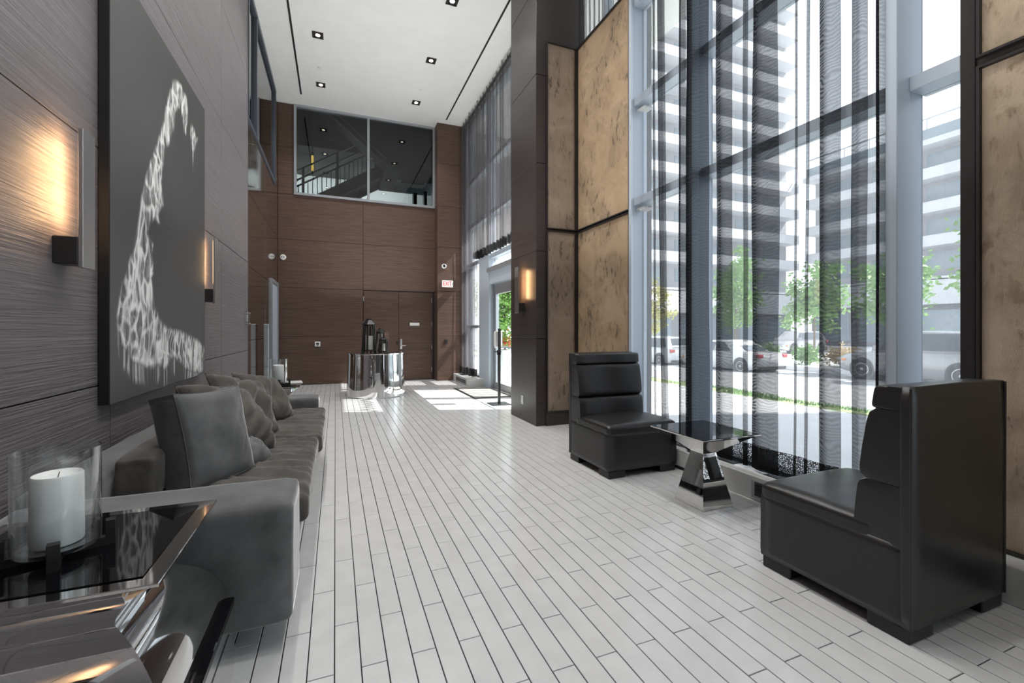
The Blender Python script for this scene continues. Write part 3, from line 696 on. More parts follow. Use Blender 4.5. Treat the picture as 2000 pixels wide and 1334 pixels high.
def pillow(label, loc, rot, W, H, T, m, seed, crease=.012, box=0.0, n=34):
    b = MB(); bm = b.bm; R = Matrix.Rotation
    def surf(sgn):
        rows = []
        for i in range(n + 1):
            row = []
            for j in range(n + 1):
                u, v = -1 + 2 * i / n, -1 + 2 * j / n
                f = max(0, (1 - abs(u) ** 2.6)) * max(0, (1 - abs(v) ** 2.6))
                t = box / 2 + (T - box) / 2 * f ** .5
                x = W / 2 * u * (1 - .07 * (1 - v * v) * abs(u)); y = H / 2 * v * (1 - .07 * (1 - u * u) * abs(v))
                # creases running from corners and along the bottom
                e = noise.ridged_multi_fractal(Vector(((u + v) * .45 + .25 * math.sin(3 * u + seed) + seed, (v - u) * 1.5 + .3 * math.sin(2 * v + seed), seed * 1.7)), 1.1, 2.0, 3, .9, 2.0)
                e2 = noise.noise(Vector((u * 1.5, v * 1.5, seed + sgn * 3)))
                t += (-crease * (e - .8) + crease * 1.2 * e2) * f ** .35
                y -= .02 * H * (1 - v) * (1 - u * u)
                row.append((x, sgn * t, y))
            rows.append(row)
        return rows
    A, B = surf(-1), surf(1)
    VA = [[bm.verts.new(p) for p in r] for r in A]; VB = [[bm.verts.new(p) for p in r] for r in B]
    for V in (VA, VB):
        for i in range(n):
            for j in range(n): bm.faces.new((V[i][j], V[i + 1][j], V[i + 1][j + 1], V[i][j + 1]))
    for i in range(n):
        for (p, q) in (((i, 0), (i + 1, 0)), ((i, n), (i + 1, n)), ((0, i), (0, i + 1)), ((n, i), (n, i + 1))):
            try: bm.faces.new((VA[p[0]][p[1]], VA[q[0]][q[1]], VB[q[0]][q[1]], VB[p[0]][p[1]]))
            except ValueError: pass
    if not box: bmesh.ops.remove_doubles(bm, verts=bm.verts[:], dist=.0008)
    root = thing('cushion', label, 'cushion', loc, 0, 'loose velvet cushions on the sofa'); root.rotation_euler = rot
    b.build('cover', m, root, smooth=True, angle=.9)
    # piping along the outline
    pts = [A[i][0] for i in range(n + 1)] + [A[n][j] for j in range(1, n + 1)] + [A[i][n] for i in range(n - 1, -1, -1)] + [A[0][j] for j in range(n - 1, 0, -1)]
    q = MB(); P = [Vector(p) for p in pts]; rings = []
    for k, p in enumerate(P):
        d = (P[(k + 1) % len(P)] - P[k - 1]).normalized(); u = d.cross(Vector((0, 1, 0))).normalized(); v2 = Vector((0, 1, 0))
        rings.append([p + (u * math.cos(a) + v2 * math.sin(a)) * .0022 for a in (0, PI / 2, PI, 3 * PI / 2)])
    q.loft(rings, closed=True); q.build('piping', m, root, smooth=True)
    return root
rd = math.radians
pillow('upright grey box cushion nearest the near armrest', (-.615, 2.68, .675), (rd(-13), 0, rd(56)), .38, .46, .25, 'velvet', 3.1, .010, box=.15)
pillow('large brown-grey cushion slumped diagonally in the middle of the sofa', (-.60, 3.13, .66), (rd(-36), rd(10), rd(58)), .52, .50, .25, 'velvet_brown', 7.7, .036)
pillow('small grey cushion slumped flat behind the upright box cushion', (-.50, 2.93, .52), (rd(-55), rd(8), rd(60)), .30, .26, .16, 'velvet', 11.2, .018)
pillow('creased brown-grey cushion behind the slumped one', (-.60, 3.66, .66), (rd(-34), rd(14), rd(62)), .52, .50, .23, 'velvet_brown', 15.9, .042)
pillow('dark creased cushion by the far armrest', (-.55, 4.22, .64), (rd(-38), rd(12), rd(60)), .48, .46, .21, 'velvet_brown', 21.4, .038)
bc = thing('cushion', 'low brown back cushion lying along the sofa back, behind the upright one', 'cushion', (-.83, 2.95, .455), 0, 'loose velvet cushions on the sofa')
softbox(-.075, .085, -.52, .52, 0, .20, .03, 'velvet_brown', 'cover', bc, amp=.010, freq=5, seed=4, cuts=18)

# ------------------------------------------------------------------ painting: black canvas sides, grey print with a pale reticulated figure
Y0, Y1, PZ0, PZ1 = 2.89, 4.68, .83, 3.17
pic = thing('wall_print', 'large grey canvas print of a pale spotted long-necked figure above the sofa', 'picture', (WX, (Y0 + Y1) / 2, (PZ0 + PZ1) / 2))
ym, zm = (Y0 + Y1) / 2, (PZ0 + PZ1) / 2
MB().box(.004, .049, Y0 - ym, Y1 - ym, PZ0 - zm, PZ1 - zm, .002).build('stretcher', 'black_plastic', pic)
def px2cv(px, py):
    s, c = math.sin(YAW), math.cos(YAW); a = (px - 1000) / F_PX
    rx, ry, rz = s + a * c, c - a * s, (643 - py) / F_PX
    t = (WX + .05) / rx
    return ry * t, EYE + rz * t
def za(p): return px2cv(200 + p[0] / 3.923, 100 + p[1] / 3.923)
def zb(p): return px2cv(200 + p[0] / 3.923, 430 + p[1] / 3.923)
neck = [za(p) for p in ((550, 200), (512, 310), (480, 420), (470, 520), (440, 620), (400, 750), (365, 840), (330, 960), (298, 1110), (270, 1330))] + \
       [zb(p) for p in ((240, 200), (190, 350), (145, 500), (118, 620), (108, 740), (118, 850), (140, 960), (190, 1010), (230, 1090), (300, 1110), (370, 1160), (430, 1110), (480, 1160), (540, 1060), (600, 1100), (640, 1150), (700, 1170), (782, 1175), (784, 965), (720, 905), (640, 860), (560, 832), (480, 812), (445, 755), (412, 680), (392, 570), (385, 460), (402, 380), (380, 260), (395, 190), (345, 100), (390, 0))] + \
       [za(p) for p in ((445, 1330), (430, 1250), (470, 1180), (455, 1010), (465, 880), (480, 760), (525, 690), (552, 590), (556, 470), (600, 430), (625, 640), (645, 650), (657, 450), (645, 350), (600, 245))]
hand = [za(p) for p in ((680, 540), (672, 620), (680, 700), (688, 800), (690, 960), (700, 780), (725, 700), (738, 660), (715, 660), (705, 590))]
def poly_mask(poly, Y, Z):
    inside = np.zeros(Y.shape, bool); dist = np.full(Y.shape, 1e9)
    n = len(poly)
    for i in range(n):
        (x1, y1), (x2, y2) = poly[i], poly[(i + 1) % n]
        cond = ((y1 > Z) != (y2 > Z)) & (Y < (x2 - x1) * (Z - y1) / (y2 - y1 + 1e-12) + x1)
        inside ^= cond
        dx, dy = x2 - x1, y2 - y1; t = np.clip(((Y - x1) * dx + (Z - y1) * dy) / (dx * dx + dy * dy + 1e-12), 0, 1)
        dist = np.minimum(dist, np.hypot(Y - x1 - t * dx, Z - y1 - t * dy))
    return np.where(inside, dist, -dist)
NU, NV = 250, 326
gy = np.linspace(Y0 + .001, Y1 - .001, NU + 1); gz = np.linspace(PZ0 + .001, PZ1 - .001, NV + 1)
YY, ZZ = np.meshgrid(gy, gz, indexing='ij')
rng = np.random.default_rng(5)
def vnoise(u, v, seed):
    r = np.random.default_rng(seed); g = r.random((64, 64)); i = np.floor(u).astype(int); j = np.floor(v).astype(int); a = u - i; b_ = v - j
    a = a * a * (3 - 2 * a); b_ = b_ * b_ * (3 - 2 * b_); i %= 63; j %= 63
    return g[i, j] * (1 - a) * (1 - b_) + g[i + 1, j] * a * (1 - b_) + g[i, j + 1] * (1 - a) * b_ + g[i + 1, j + 1] * a * b_
sd = np.maximum(poly_mask(neck, YY, ZZ), poly_mask(hand, YY, ZZ))
wu = YY + .05 * (vnoise(YY * 9, ZZ * 9, 1) - .5) + .02 * (vnoise(YY * 30, ZZ * 20, 2) - .5); wv = ZZ + .07 * (vnoise(YY * 8, ZZ * 8, 3) - .5)
def vor(u, v, nn, seed):
    r = np.random.default_rng(seed); pu = r.uniform(Y0, Y1, nn); pv = r.uniform(PZ0, PZ1, nn) * .42
    f1 = np.full(u.shape, 9.0); f2 = np.full(u.shape, 9.0)
    for a, b_ in zip(pu, pv):
        d = np.hypot(u - a, (v * .42 - b_)); f2 = np.where(d < f1, f1, np.minimum(f2, d)); f1 = np.minimum(f1, d)
    return f2 - f1
e1 = np.clip(1 - vor(wu, wv, 420, 11) / .021, 0, 1); e2 = np.clip(1 - vor(wu, wv, 1300, 12) / .008, 0, 1)
low = np.clip((1.75 - ZZ) / .9, 0, 1); top = np.clip((ZZ - 2.45) / .3, 0, 1)
streak = vnoise(YY * 55 + 4 * vnoise(YY * 4, ZZ * 4, 21), ZZ * 3.2, 22)
pat = np.clip((e1 ** .75 * .9 + .40 * e2 * (.4 + low)) * (.45 + .75 * vnoise(YY * 14, ZZ * 7, 51)) + .38 * np.clip(streak - .30, 0, 1) * 1.6, 0, 1)
pat = np.clip(pat * (1 - .25 * top) + .35 * top * vnoise(YY * 60, ZZ * 40, 31), 0, 1)
soft = np.clip(sd / .035 + .15 + .5 * (streak - .5), 0, 1)
up = np.maximum.reduce([np.roll(sd, -k, 1) * (1 - k / 40) for k in (4, 8, 12, 18)])   # drips hang only below the body
fr = np.clip(up / .02, 0, 1) * np.clip((streak - .58) * 5, 0, 1) * (low > 0) * .6
val = np.maximum(pat * soft, fr * (1 - soft))
base = .036 + .022 * (1 - np.clip((YY - Y0) / 1.8, 0, 1)) + .022 * np.clip((1.9 - ZZ) / 1.1, 0, 1) + .02 * vnoise(YY * 2, ZZ * 2, 41)
lum = base + (.80 - base) * np.clip(val, 0, 1) ** 1.15
b = MB(); me = bpy.data.meshes.new('canvas')
idx = np.arange((NU + 1) * (NV + 1)).reshape(NU + 1, NV + 1)
vt = np.stack([np.full(YY.size, .0505), (YY - ym).ravel(), (ZZ - zm).ravel()], 1)
fc = np.stack([idx[:-1, :-1], idx[1:, :-1], idx[1:, 1:], idx[:-1, 1:]], -1).reshape(-1, 4)
me.from_pydata(vt.tolist(), [], fc.tolist())
ca = me.color_attributes.new('print', 'FLOAT_COLOR', 'POINT'); L_ = lum.ravel()
ca.data.foreach_set('color', np.stack([L_ * 1.0, L_ * .985, L_ * .98, np.ones_like(L_)], 1).astype(np.float32).ravel())
m = mat('print', rough=.55); N, L, bs = nodes(m); at = N.new('ShaderNodeAttribute'); at.attribute_name = 'print'; L.new(at.outputs['Color'], bs.inputs['Base Color'])
me.materials.append(m); link('canvas', me, pic)

# ------------------------------------------------------------------ sconces
def sconce(label, loc, rz):
    o = thing('wall_sconce', label, 'wall lamp', loc, rz, 'brushed metal wall sconces')
    MB().box(.0, .085, -.055, .055, -.29, -.17, .003).build('mount', 'bronze', o)
    pl = MB().box(.085, .103, -.053, .053, -.305, .305, .002).build('plate', 'brushed', o)
    MB().box(.0795, .0845, -.030, .030, -.12, .28).build('diffuser', 'sconce_glow', o)
    L = bpy.data.lights.new('sconce_light', 'AREA'); L.shape = 'RECTANGLE'; L.size = .05; L.size_y = .38; L.energy = 2.3; L.color = (1.0, .58, .27)
    lo = bpy.data.objects.new('sconce_light', L); COL.objects.link(lo); lo.parent = o; lo.location = (.078, 0, .08); lo.rotation_euler = (PI / 2, 0, PI / 2)
    return o
sconce('brushed wall sconce glowing beside the near edge of the canvas print', (WX, 2.555, 1.795), 0)
sconce('brushed wall sconce on the left wall, beside the camera and out of the picture', (WX, .25, 1.78), 0)
sconce('brushed wall sconce past the far edge of the canvas print', (WX, 4.86, 1.76), 0)
sconce('brushed wall sconce with orange glow on the dark column', (2.34, 5.47, 1.74), PI)

# ------------------------------------------------------------------ hourglass side tables
def hourglass(name, label, loc, top, base, neck, h, nz, plinth=None, group='mirrored hourglass side tables'):
    o = thing(name, label, 'table', loc, 0, group); z0 = plinth or 0.0
    if plinth:
        MB().box(-base - .0, base + .0, -base + .06, base - .06, 0.0, plinth - .022).build('plinth', 'chrome', o)
        MB().box(-base - .0, base + .0, -base + .06, base - .06, plinth - .022, plinth, .003).build('plinth_top', 'black_glass', o)
        base -= .03
    prof = []
    for k in range(9):
        t = k / 8; prof.append((base + (neck - base) * t if not plinth else neck + (base - neck) * (1 - t ** 1.7) ** .75, z0 + (nz - z0) * t))
    prof2 = [(neck + (top - .012 - neck) * (k / 10) ** (1.6 if plinth else 1.08), nz + (h - .012 - nz) * (k / 10)) for k in range(11)]
    MB().square(prof).build('base', 'chrome', o, smooth=True, angle=.4)
    MB().square(prof2).build('flare', 'chrome', o, smooth=True, angle=.4)
    MB().box(-top, top, -top, top, h - .012, h - .002, .002).build('rim', 'chrome_dark', o)
    bd = .045 if plinth else .006
    MB().box(-top + bd, top - bd, -top + bd, top - bd, h - .002, h + .001).build('glass_top', 'black_glass', o)
    return o
hourglass('side_table', 'small mirrored hourglass table with black top between the two black chairs', (2.41, 2.41, 0), .253, .135, .058, .513, .36)
hourglass('side_table', 'mirrored table with black top holding the big candle, before the near sofa arm', (-.67, 1.568, 0), .281, .335, .15, .62, .47, .265)
hourglass('side_table', 'mirrored table with black top and candle beyond the far sofa arm', (-.63, 5.40, 0), .281, .335, .15, .62, .47, .265)
def candle(label, loc, rz):
    o = thing('candle_holder', label, 'candle holder', loc, rz, 'glass hurricane candle holders')
    q = MB()
    for a in (0, PI / 2):
        q.box(-.115, .115, -.012, .012, 0, .022, M=Matrix.Rotation(a, 4, 'Z'))
    q.build('stand', 'wood_black', o)
    for k in range(4):
        MB().box(.094, .115, -.012, .012, .022, .068, .001, M=Matrix.Rotation(k * PI / 2, 4, 'Z')).build('prong', 'wood_black', o)
    MB().lathe([(.001, .024), (.084, .024), (.087, .030), (.087, .282), (.083, .282), (.083, .034), (.001, .034)], 48, caps=False).build('glass', 'thin_glass', o, smooth=True)
    c = MB().lathe([(.001, .036), (.052, .036), (.053, .04), (.052, .212), (.049, .217), (.046, .214), (.030, .205), (.001, .203)], 40, caps=False).build('candle', 'wax', o, smooth=True)
    MB().tube([(0, 0, .202), (.002, 0, .212), (.004, .001, .220)], .0012, 6).build('wick', 'black_plastic', c)
    return o
candle('tall white pillar candle in a clear glass cylinder on the near mirrored table', (-.685, 1.54, .621), rd(20))
candle('white pillar candle in a glass cylinder on the mirrored table beyond the sofa', (-.565, 5.33, .621), rd(10))
mz = thing('magazine', 'pale magazine lying on the mirrored table beyond the sofa', 'magazine', (-.44, 5.52, .621), rd(8))
MB().box(-.09, .09, -.12, .12, 0, .008).build('pages', 'paper', mz); MB().box(-.092, .092, -.122, .122, .008, .0095).build('cover', 'stone_ledge', mz)

# ------------------------------------------------------------------ black leather chairs
def chair(label, loc, rz):
    """built facing +Y: back at y=0, seat runs to y=.65; width .70"""
    o = thing('lounge_chair', label, 'chair', loc, rz, 'armless black leather lounge chairs')
    W = .35
    softbox(-W, W, .012, .655, .055, .375, .012, 'leather', 'base', o, cuts=8, amp=.002, freq=4)
    softbox(-W + .001, W - .001, .13, .658, .340, .43, .030, 'leather', 'seat', o, puff=.022, amp=.003, freq=5, cuts=22)
    softbox(-W, W, 0, .045, .055, 1.0, .014, 'leather', 'back_panel', o, cuts=12, amp=.002, freq=3)
    for (z0, z1, d0, d1) in ((.36, .60, .225, .205), (.602, .895, .205, .160), (.897, .992, .150, .135)):
        b = MB(); bm = b.bm; n = 16
        bmesh.ops.create_cube(bm, size=2.0); bmesh.ops.subdivide_edges(bm, edges=bm.edges[:], cuts=n, use_grid_fill=True)
        for v in bm.verts:
            p = v.co.copy(); t = (p.z + 1) / 2; dep = d0 + (d1 - d0) * t
            bul = (1 - abs(p.z) ** 6) ** .5 if abs(p.z) < 1 else 0
            edge = (1 - abs(p.x) ** 14) ** .5 if abs(p.x) < 1 else 0
            yy = .035 + (dep - .035) * ((p.y + 1) / 2) * (.80 + .20 * bul) * (.93 + .07 * edge)
            zr = (z0 + z1) / 2 + (z1 - z0) / 2 * p.z
            xx = p.x * (W - .004) * (1 - .012 * (1 - bul) * ((p.y + 1) / 2))
            v.co = Vector((xx, yy, zr))
        bm.normal_update(); smooth_noise_disp(bm, .003, 6, z0 * 9)
        b.build('back_cushion', 'leather', o, smooth=True, angle=1.2)
    for x in (-W + .01, W - .17):
        for y in (.012, .495): MB().box(x, x + .16, y, y + .15, 0, .058, .004).build('foot', 'wood_black', o)
    q = MB(); q.tube([(-W + .004, .006, .06), (-W + .004, .004, .99)], .005); q.tube([(W - .004, .006, .06), (W - .004, .004, .99)], .005); q.build('piping', 'leather', o, smooth=True)
    return o
chair('black leather lounge chair nearest the camera with its back to it', (2.395, 1.01, 0), 0)
chair('black leather lounge chair by the hide panels, facing the room', (2.40, 3.70, 0), PI)

# ------------------------------------------------------------------ back of the lobby: drum table, lanterns, stands
dr = thing('drum_table', 'round mirrored chrome drum table holding three lanterns', 'table', (.71, 8.62, 0))
MB().lathe([(.515, 0), (.524, .006), (.524, .02), (.516, .25), (.508, .50), (.502, .72), (.502, .766), (.512, .769), (.513, .782)], 96).build('drum', 'chrome', dr, smooth=True, angle=1.2)
MB().lathe([(.513, .782), (.512, .788), (.001, .788)], 96).build('table_top', 'chrome_dark', dr, smooth=True, angle=.6)
def lantern(label, loc, h, w, rz, ch):
    o = thing('lantern', label, 'lantern', loc, rz, 'black hexagonal metal lanterns'); R = w / 2; a6 = [2 * PI * k / 6 for k in range(6)]
    z0, z1 = .035 * h / .6 + .01, h * .80
    rb, rt = R * .95, R * .70
    q = MB(); q.lathe([(rb, z0 - .012), (rb, z0 + .012)], 6); q.lathe([(rt, z1 - .01), (rt, z1 + .012)], 6); q.build('frame', 'black_plastic', o)
    for a in a6:
        p0 = Vector((rb * math.cos(a), rb * math.sin(a), 0)); p1 = Vector((rt * math.cos(a), rt * math.sin(a), z1))
        MB().tube([p0, p0.lerp(p1, .5), p1], .0125 * w / .27 + .003, 4).build('post', 'black_plastic', o)
    MB().lathe([(R * .98, z1 + .005), (R * 1.0, z1 + .02), (R * .42, h * .955), (R * .40, h), (.001, h)], 6).build('roof', 'black_plastic', o)
    q = MB()
    for k in range(6):
        a, c = a6[k], a6[(k + 1) % 6]; s = .97
        ps = [(rb * s * math.cos(a), rb * s * math.sin(a), z0), (rb * s * math.cos(c), rb * s * math.sin(c), z0), (rt * s * math.cos(c), rt * s * math.sin(c), z1), (rt * s * math.cos(a), rt * s * math.sin(a), z1)]
        MB().loft([[Vector(p) for p in ps], [Vector((p[0] * .985, p[1] * .985, p[2])) for p in ps]]).build('pane', 'lantern_glass', o)
    q.bm.free()
    r = ch * .25
    MB().lathe([(r, z0 + .012), (r, z0 + ch), (r * .8, z0 + ch + .002), (r * .7, z0 + ch - .006), (.001, z0 + ch - .008)], 24).build('candle', 'wax', o, smooth=True, angle=.6)
    q = MB(); pts = [(R * .85 * math.cos(t), R * .1, z1 * .99 + R * 1.1 * -math.sin(t)) for t in [PI * k / 12 for k in range(13)]]; q.tube(pts, .0022, 6); q.build('handle', 'bronze', o, smooth=True)
    return o
lantern('tallest black hexagonal lantern with a thick white candle on the drum table', (.575, 8.52, .789), .625, .27, rd(12), .26)
lantern('middle-sized black lantern standing behind the smallest one', (.80, 8.80, .789), .45, .19, rd(20), .12)
lantern('smallest black lantern with a short white candle on the drum table', (.815, 8.42, .789), .285, .185, rd(5), .14)

sn = thing('sanitizer_stand', 'hand sanitizer dispenser on a black pole stand by the entrance door', 'dispenser stand', (2.48, 6.80, 0))
MB().box(-.16, .16, -.16, .16, 0, .010, .003).build('base_plate', 'black_plastic', sn)
MB().box(-.020, .020, -.020, .020, .010, .86, .002).build('pole', 'black_plastic', sn); MB().box(-.022, .022, -.024, -.006, .84, 1.23, .002).build('upright', 'black_plastic', sn)
dp = softbox(-.06, .06, -.005, .11, .93, 1.19, .025, 'white_plastic', 'dispenser', sn, cuts=8)
MB().box(-.057, .057, -.012, -.004, .94, 1.18, .01, 2).build('back_plate', 'stone_ledge', sn)
MB().box(-.05, .05, .0, .13, .845, .858, .004).build('drip_tray', 'black_plastic', sn); MB().box(-.03, .03, -.02, .04, .80, .88, .01, 2).build('clamp', 'dark_grey', sn)
rug = thing('doormat', 'grey woven doormat with stripes inside the entrance door', 'doormat', (2.62, 8.20, 0))
MB().box(-.36, .36, -.74, .74, 0, .010, .003).build('border', 'rubber', rug)
for k in range(5): MB().box(-.33, .33, -.70 + k * .285, -.45 + k * .285, .010, .014).build('strip', 'mat_weave', rug)

def cyl_x(q, r0, r1, x0, x1, c, seg=24):  # short drum facing -Y at c
    pass
RX = Matrix.Rotation(PI / 2, 4, 'X')
sm = thing('wall_sensor', 'round white alarm on the back wall near the corner', 'alarm', (-1.045, YB, 2.77))
MB().lathe([(.06, 0), (.06, .025), (.045, .038), (.001, .040)], 28, M=RX).build('housing', 'white_plastic', sm, smooth=True, angle=.6)
for x in (-.022, .018): MB().box(x - .010, x + .010, -.044, -.039, -.010, .010).build('lens', 'black_plastic', sm)
th = thing('thermostat', 'square white and black thermostat on the back wall', 'thermostat', (-.365, YB, .893))
MB().box(-.055, .055, -.022, 0, -.055, .055, .006).build('case', 'white_plastic', th); MB().box(-.028, .028, -.0235, -.021, -.012, .030).build('display', 'black_plastic', th)
MB().box(-.022, .022, -.0235, -.021, -.038, -.022).build('button', 'dark_grey', th)
ex = thing('exit_sign', 'white exit sign with red letters on the wood pilaster', 'sign', (2.473, 10.38, 2.295))
MB().box(-.13, .13, -.045, 0, -.08, .08, .006).build('housing', 'sign_white', ex)
text('EXIT', .125, 'red_sign', ex, (-.008, -.047, 0), (PI / 2, 0, 0)).scale = (.82, 1.15, 1)
q = MB(); q.prism([(.105, .02), (.122, 0), (.105, -.02), (.111, 0)], 'y', -.049, -.045); q.build('chevron', 'dark_grey', ex)
cm = thing('security_camera', 'small round white security camera above the exit sign', 'camera', (2.392, 10.38, 2.714))
MB().lathe([(.058, 0), (.058, .02), (.045, .045), (.036, .05)], 28, M=RX).build('ring', 'white_plastic', cm, smooth=True, angle=.6); MB().lathe([(.034, .048), (.03, .062), (.001, .07)], 24, M=RX).build('lens', 'black_plastic', cm, smooth=True)
rd_ = thing('card_reader', 'black wall reader on the pilaster under the exit sign', 'card reader', (2.443, 10.38, .93))
MB().box(-.035, .035, -.03, 0, -.05, .05, .006).build('case', 'black_plastic', rd_); MB().box(-.02, .02, -.0315, -.029, .02, .03).build('indicator', 'dark_grey', rd_)
ol = thing('wall_outlet', 'white power outlet low on the dark column', 'outlet', (2.34, 5.50, .27))
MB().box(-.006, 0, -.037, .037, -.058, .058, .002).build('plate', 'white_plastic', ol)
for z in (-.025, .025): MB().box(-.008, -.005, -.018, .018, z - .016, z + .016, .003).build('socket', 'stone_ledge', ol)
ac = thing('acrylic_sign', 'clear acrylic holder with a small card at the end of the left wall', 'sign holder', (WX, 6.95, 1.37))
MB().box(.0, .012, -.10, .10, -.09, .09, .003).build('back_sheet', 'thin_glass', ac); MB().box(.03, .036, -.10, .12, -.09, .09, .003).build('front_sheet', 'thin_glass', ac)
MB().box(.014, .028, -.045, .035, -.05, .05).build('card', 'paper', ac)
for z in (-.07, .07): MB().lathe([(.008, 0), (.008, .04)], 10, M=Matrix.Translation((0, .08, z)) @ Matrix.Rotation(PI / 2, 4, 'Y')).build('standoff', 'brushed', ac)
pp = thing('bollard_post', 'slim silver upright post beside the glossy side wall', 'post', (-1.06, 8.35, 0))
MB().box(-.035, .035, -.075, .075, 0, 1.305, .006).build('shaft', 'alu', pp); MB().box(-.036, .036, -.076, .076, .60, .606).build('seam', 'dark_grey', pp); MB().box(.034, .037, -.02, .02, 1.26, 1.28).build('indicator', 'dark_grey', pp)

# ------------------------------------------------------------------ outside
def ground(x): return -.08 if x < 7.4 else (-.08 - (x - 7.4) * .18 if x < 9.4 else -.46)
struct(MB().box(3.1, 7.4, -12, 45, -.5, -.08).build('sidewalk', 'concrete'), 'pale concrete sidewalk outside the window')
b = MB(); b.prism([(7.4, -.6), (7.4, -.08), (8.6, -.22), (9.5, -.34), (9.5, -.7)], 'y', -12, 45); verge = struct(b.build('lawn', 'turf'), 'patchy grass verge by the street')
q = MB(); random.seed(3)
for k in range(7000):
    x, y = random.uniform(7.45, 9.4), random.uniform(3.2, 16)
    if noise.noise(Vector((x * .9, y * .55, 2.0))) < .05: continue
    z = -.08 - (x - 7.4) * .12; h = random.uniform(.03, .09); a = random.uniform(0, PI); dx, dy = .012 * math.cos(a), .012 * math.sin(a)
    v = [q.bm.verts.new(p) for p in ((x - dx, y - dy, z), (x + dx, y + dy, z), (x + random.uniform(-.03, .03), y + random.uniform(-.03, .03), z + h))]; q.bm.faces.new(v)
gt = q.build('grass_tufts', 'leaf_green', recalc=False); tag(gt, 'tufts of grass on the street verge', 'grass', kind='stuff')
def road():
    b = MB()
    b.loft([[(9.5, -12, -.36), (19.2, -12, -.48), (19.2, -12, -1.2), (9.5, -12, -1.2)], [(9.5, 8, -.42), (19.2, 8, -.55), (19.2, 8, -1.2), (9.5, 8, -1.2)],
            [(9.5, 45, -.7), (19.2, 45, -1.15), (19.2, 45, -1.6), (9.5, 45, -1.6)]])
    return b.build('street', 'asphalt')
struct(road(), 'grey asphalt street')
b = MB(); b.loft([[(19.2, -12, -.30), (60, -12, -.30), (60, -12, -1.2), (19.2, -12, -1.2)], [(19.2, 8, -.36), (60, 8, -.36), (60, 8, -1.2), (19.2, 8, -1.2)], [(19.2, 70, -1.0), (60, 70, -1.0), (60, 70, -1.6), (19.2, 70, -1.6)]])
struct(b.build('far_pavement', 'concrete'))
canopy = struct(MB().box(3.15, 5.2, .2, 12, 6.22, 6.5).build('canopy_roof', 'plaster_white'), 'pale soffit projecting over the sidewalk')
struct(MB().box(3.1, 3.5, -6, 12, 6.5, 12).build('wall_facade', 'facade_grey'))
nb = struct(MB().box(20, 24, -12, -.9, -1, 28).build('unseen_sun_blocker', 'facade_white'))  # unseen block added across the street to keep sun off the near window

def building(name, label, axis, plane, u0, u1, floors, z0, fh, base_h, step=4.2, depth=9, terrace=True):
    """axis 'y': facade faces -Y at y=plane, u is X;  axis 'x': facade faces -X at x=plane, u is Y"""
    o = thing(name, label, 'building', (0, 0, 0))
    def bx(a, bb, d0, d1, za_, zb_, m, nm, par=o):
        if axis == 'y': return MB().box(a, bb, plane + d0, plane + d1, za_, zb_).build(nm, m, par)
        return MB().box(plane + d0, plane + d1, a, bb, za_, zb_).build(nm, m, par)
    bx(u0, u1, 0, depth, z0 + base_h, z0 + base_h + floors * fh, 'facade_grey', 'wall')
    bx(u0, u1, -.6, depth, z0, z0 + base_h - 2.2, 'facade_dark', 'ground_floor'); bx(u0, u1, -1.6, depth, z0 + base_h - 2.2, z0 + base_h + .1, 'facade_white', 'fascia')
    n = max(2, int((u1 - u0) / step)); w = (u1 - u0) / n
    pm = None
    for k in range(n):
        g = bx(u0 + k * w + .5, u0 + (k + 1) * w - .5, -.66, -.6, z0 + .6, z0 + base_h - 2.7, 'far_glass', 'shop_window')
    for f in range(floors):
        zf = z0 + base_h + f * fh
        bx(u0, u1, -1.6, 0, zf, zf + 1.0 if f else zf + .3, 'facade_white', 'balcony')
        for k in range(n):
            a = u0 + k * w + .45; c = u0 + (k + 1) * w - 1.3
            if pm is None:
                q = MB()
                if axis == 'y': q.box(0, c - a, -.05, 0, 0, fh - 1.5)
                else: q.box(-.05, 0, 0, c - a, 0, fh - 1.5)
                pm = q.mesh('window', 'far_glass')
            link('window', pm, o, (a, plane - .01, zf + 1.1) if axis == 'y' else (plane - .01, a, zf + 1.1))
    zt = z0 + base_h + floors * fh
    bx(u0 - .3, u1 + .3, -1.7, depth, zt, zt + .5, 'facade_white', 'roof_slab')
    if terrace:
        for k in range(int((u1 - u0) / 2.4)):
            a = u0 + k * 2.4
            bx(a, a + .08, -1.0, -.92, zt + .5, zt + 2.6, 'alu', 'pergola_post'); bx(a, a + .08, -1.0, 2.0, zt + 2.55, zt + 2.65, 'alu', 'pergola_beam')
        bx(u0, u1, -1.05, -.9, zt + 2.55, zt + 2.68, 'alu', 'pergola_beam'); bx(u0, u1, 1.9, 2.0, zt + 2.55, zt + 2.68, 'alu', 'pergola_beam'); bx(u0, u1, -1.5, -1.45, zt + .5, zt + 1.5, 'far_glass', 'railing')
    return o
building('apartment_tower', 'tall white balconied apartment tower across the street, left in the window', 'y', 37.0, 24.0, 49.8, 13, -.9, 2.95, 6.0, terrace=False)
building('apartment_block', 'lower white terraced block with rooftop pergola across the street, right in the window', 'x', 52.0, 12.0, 35.0, 4, -.7, 3.1, 6.4)

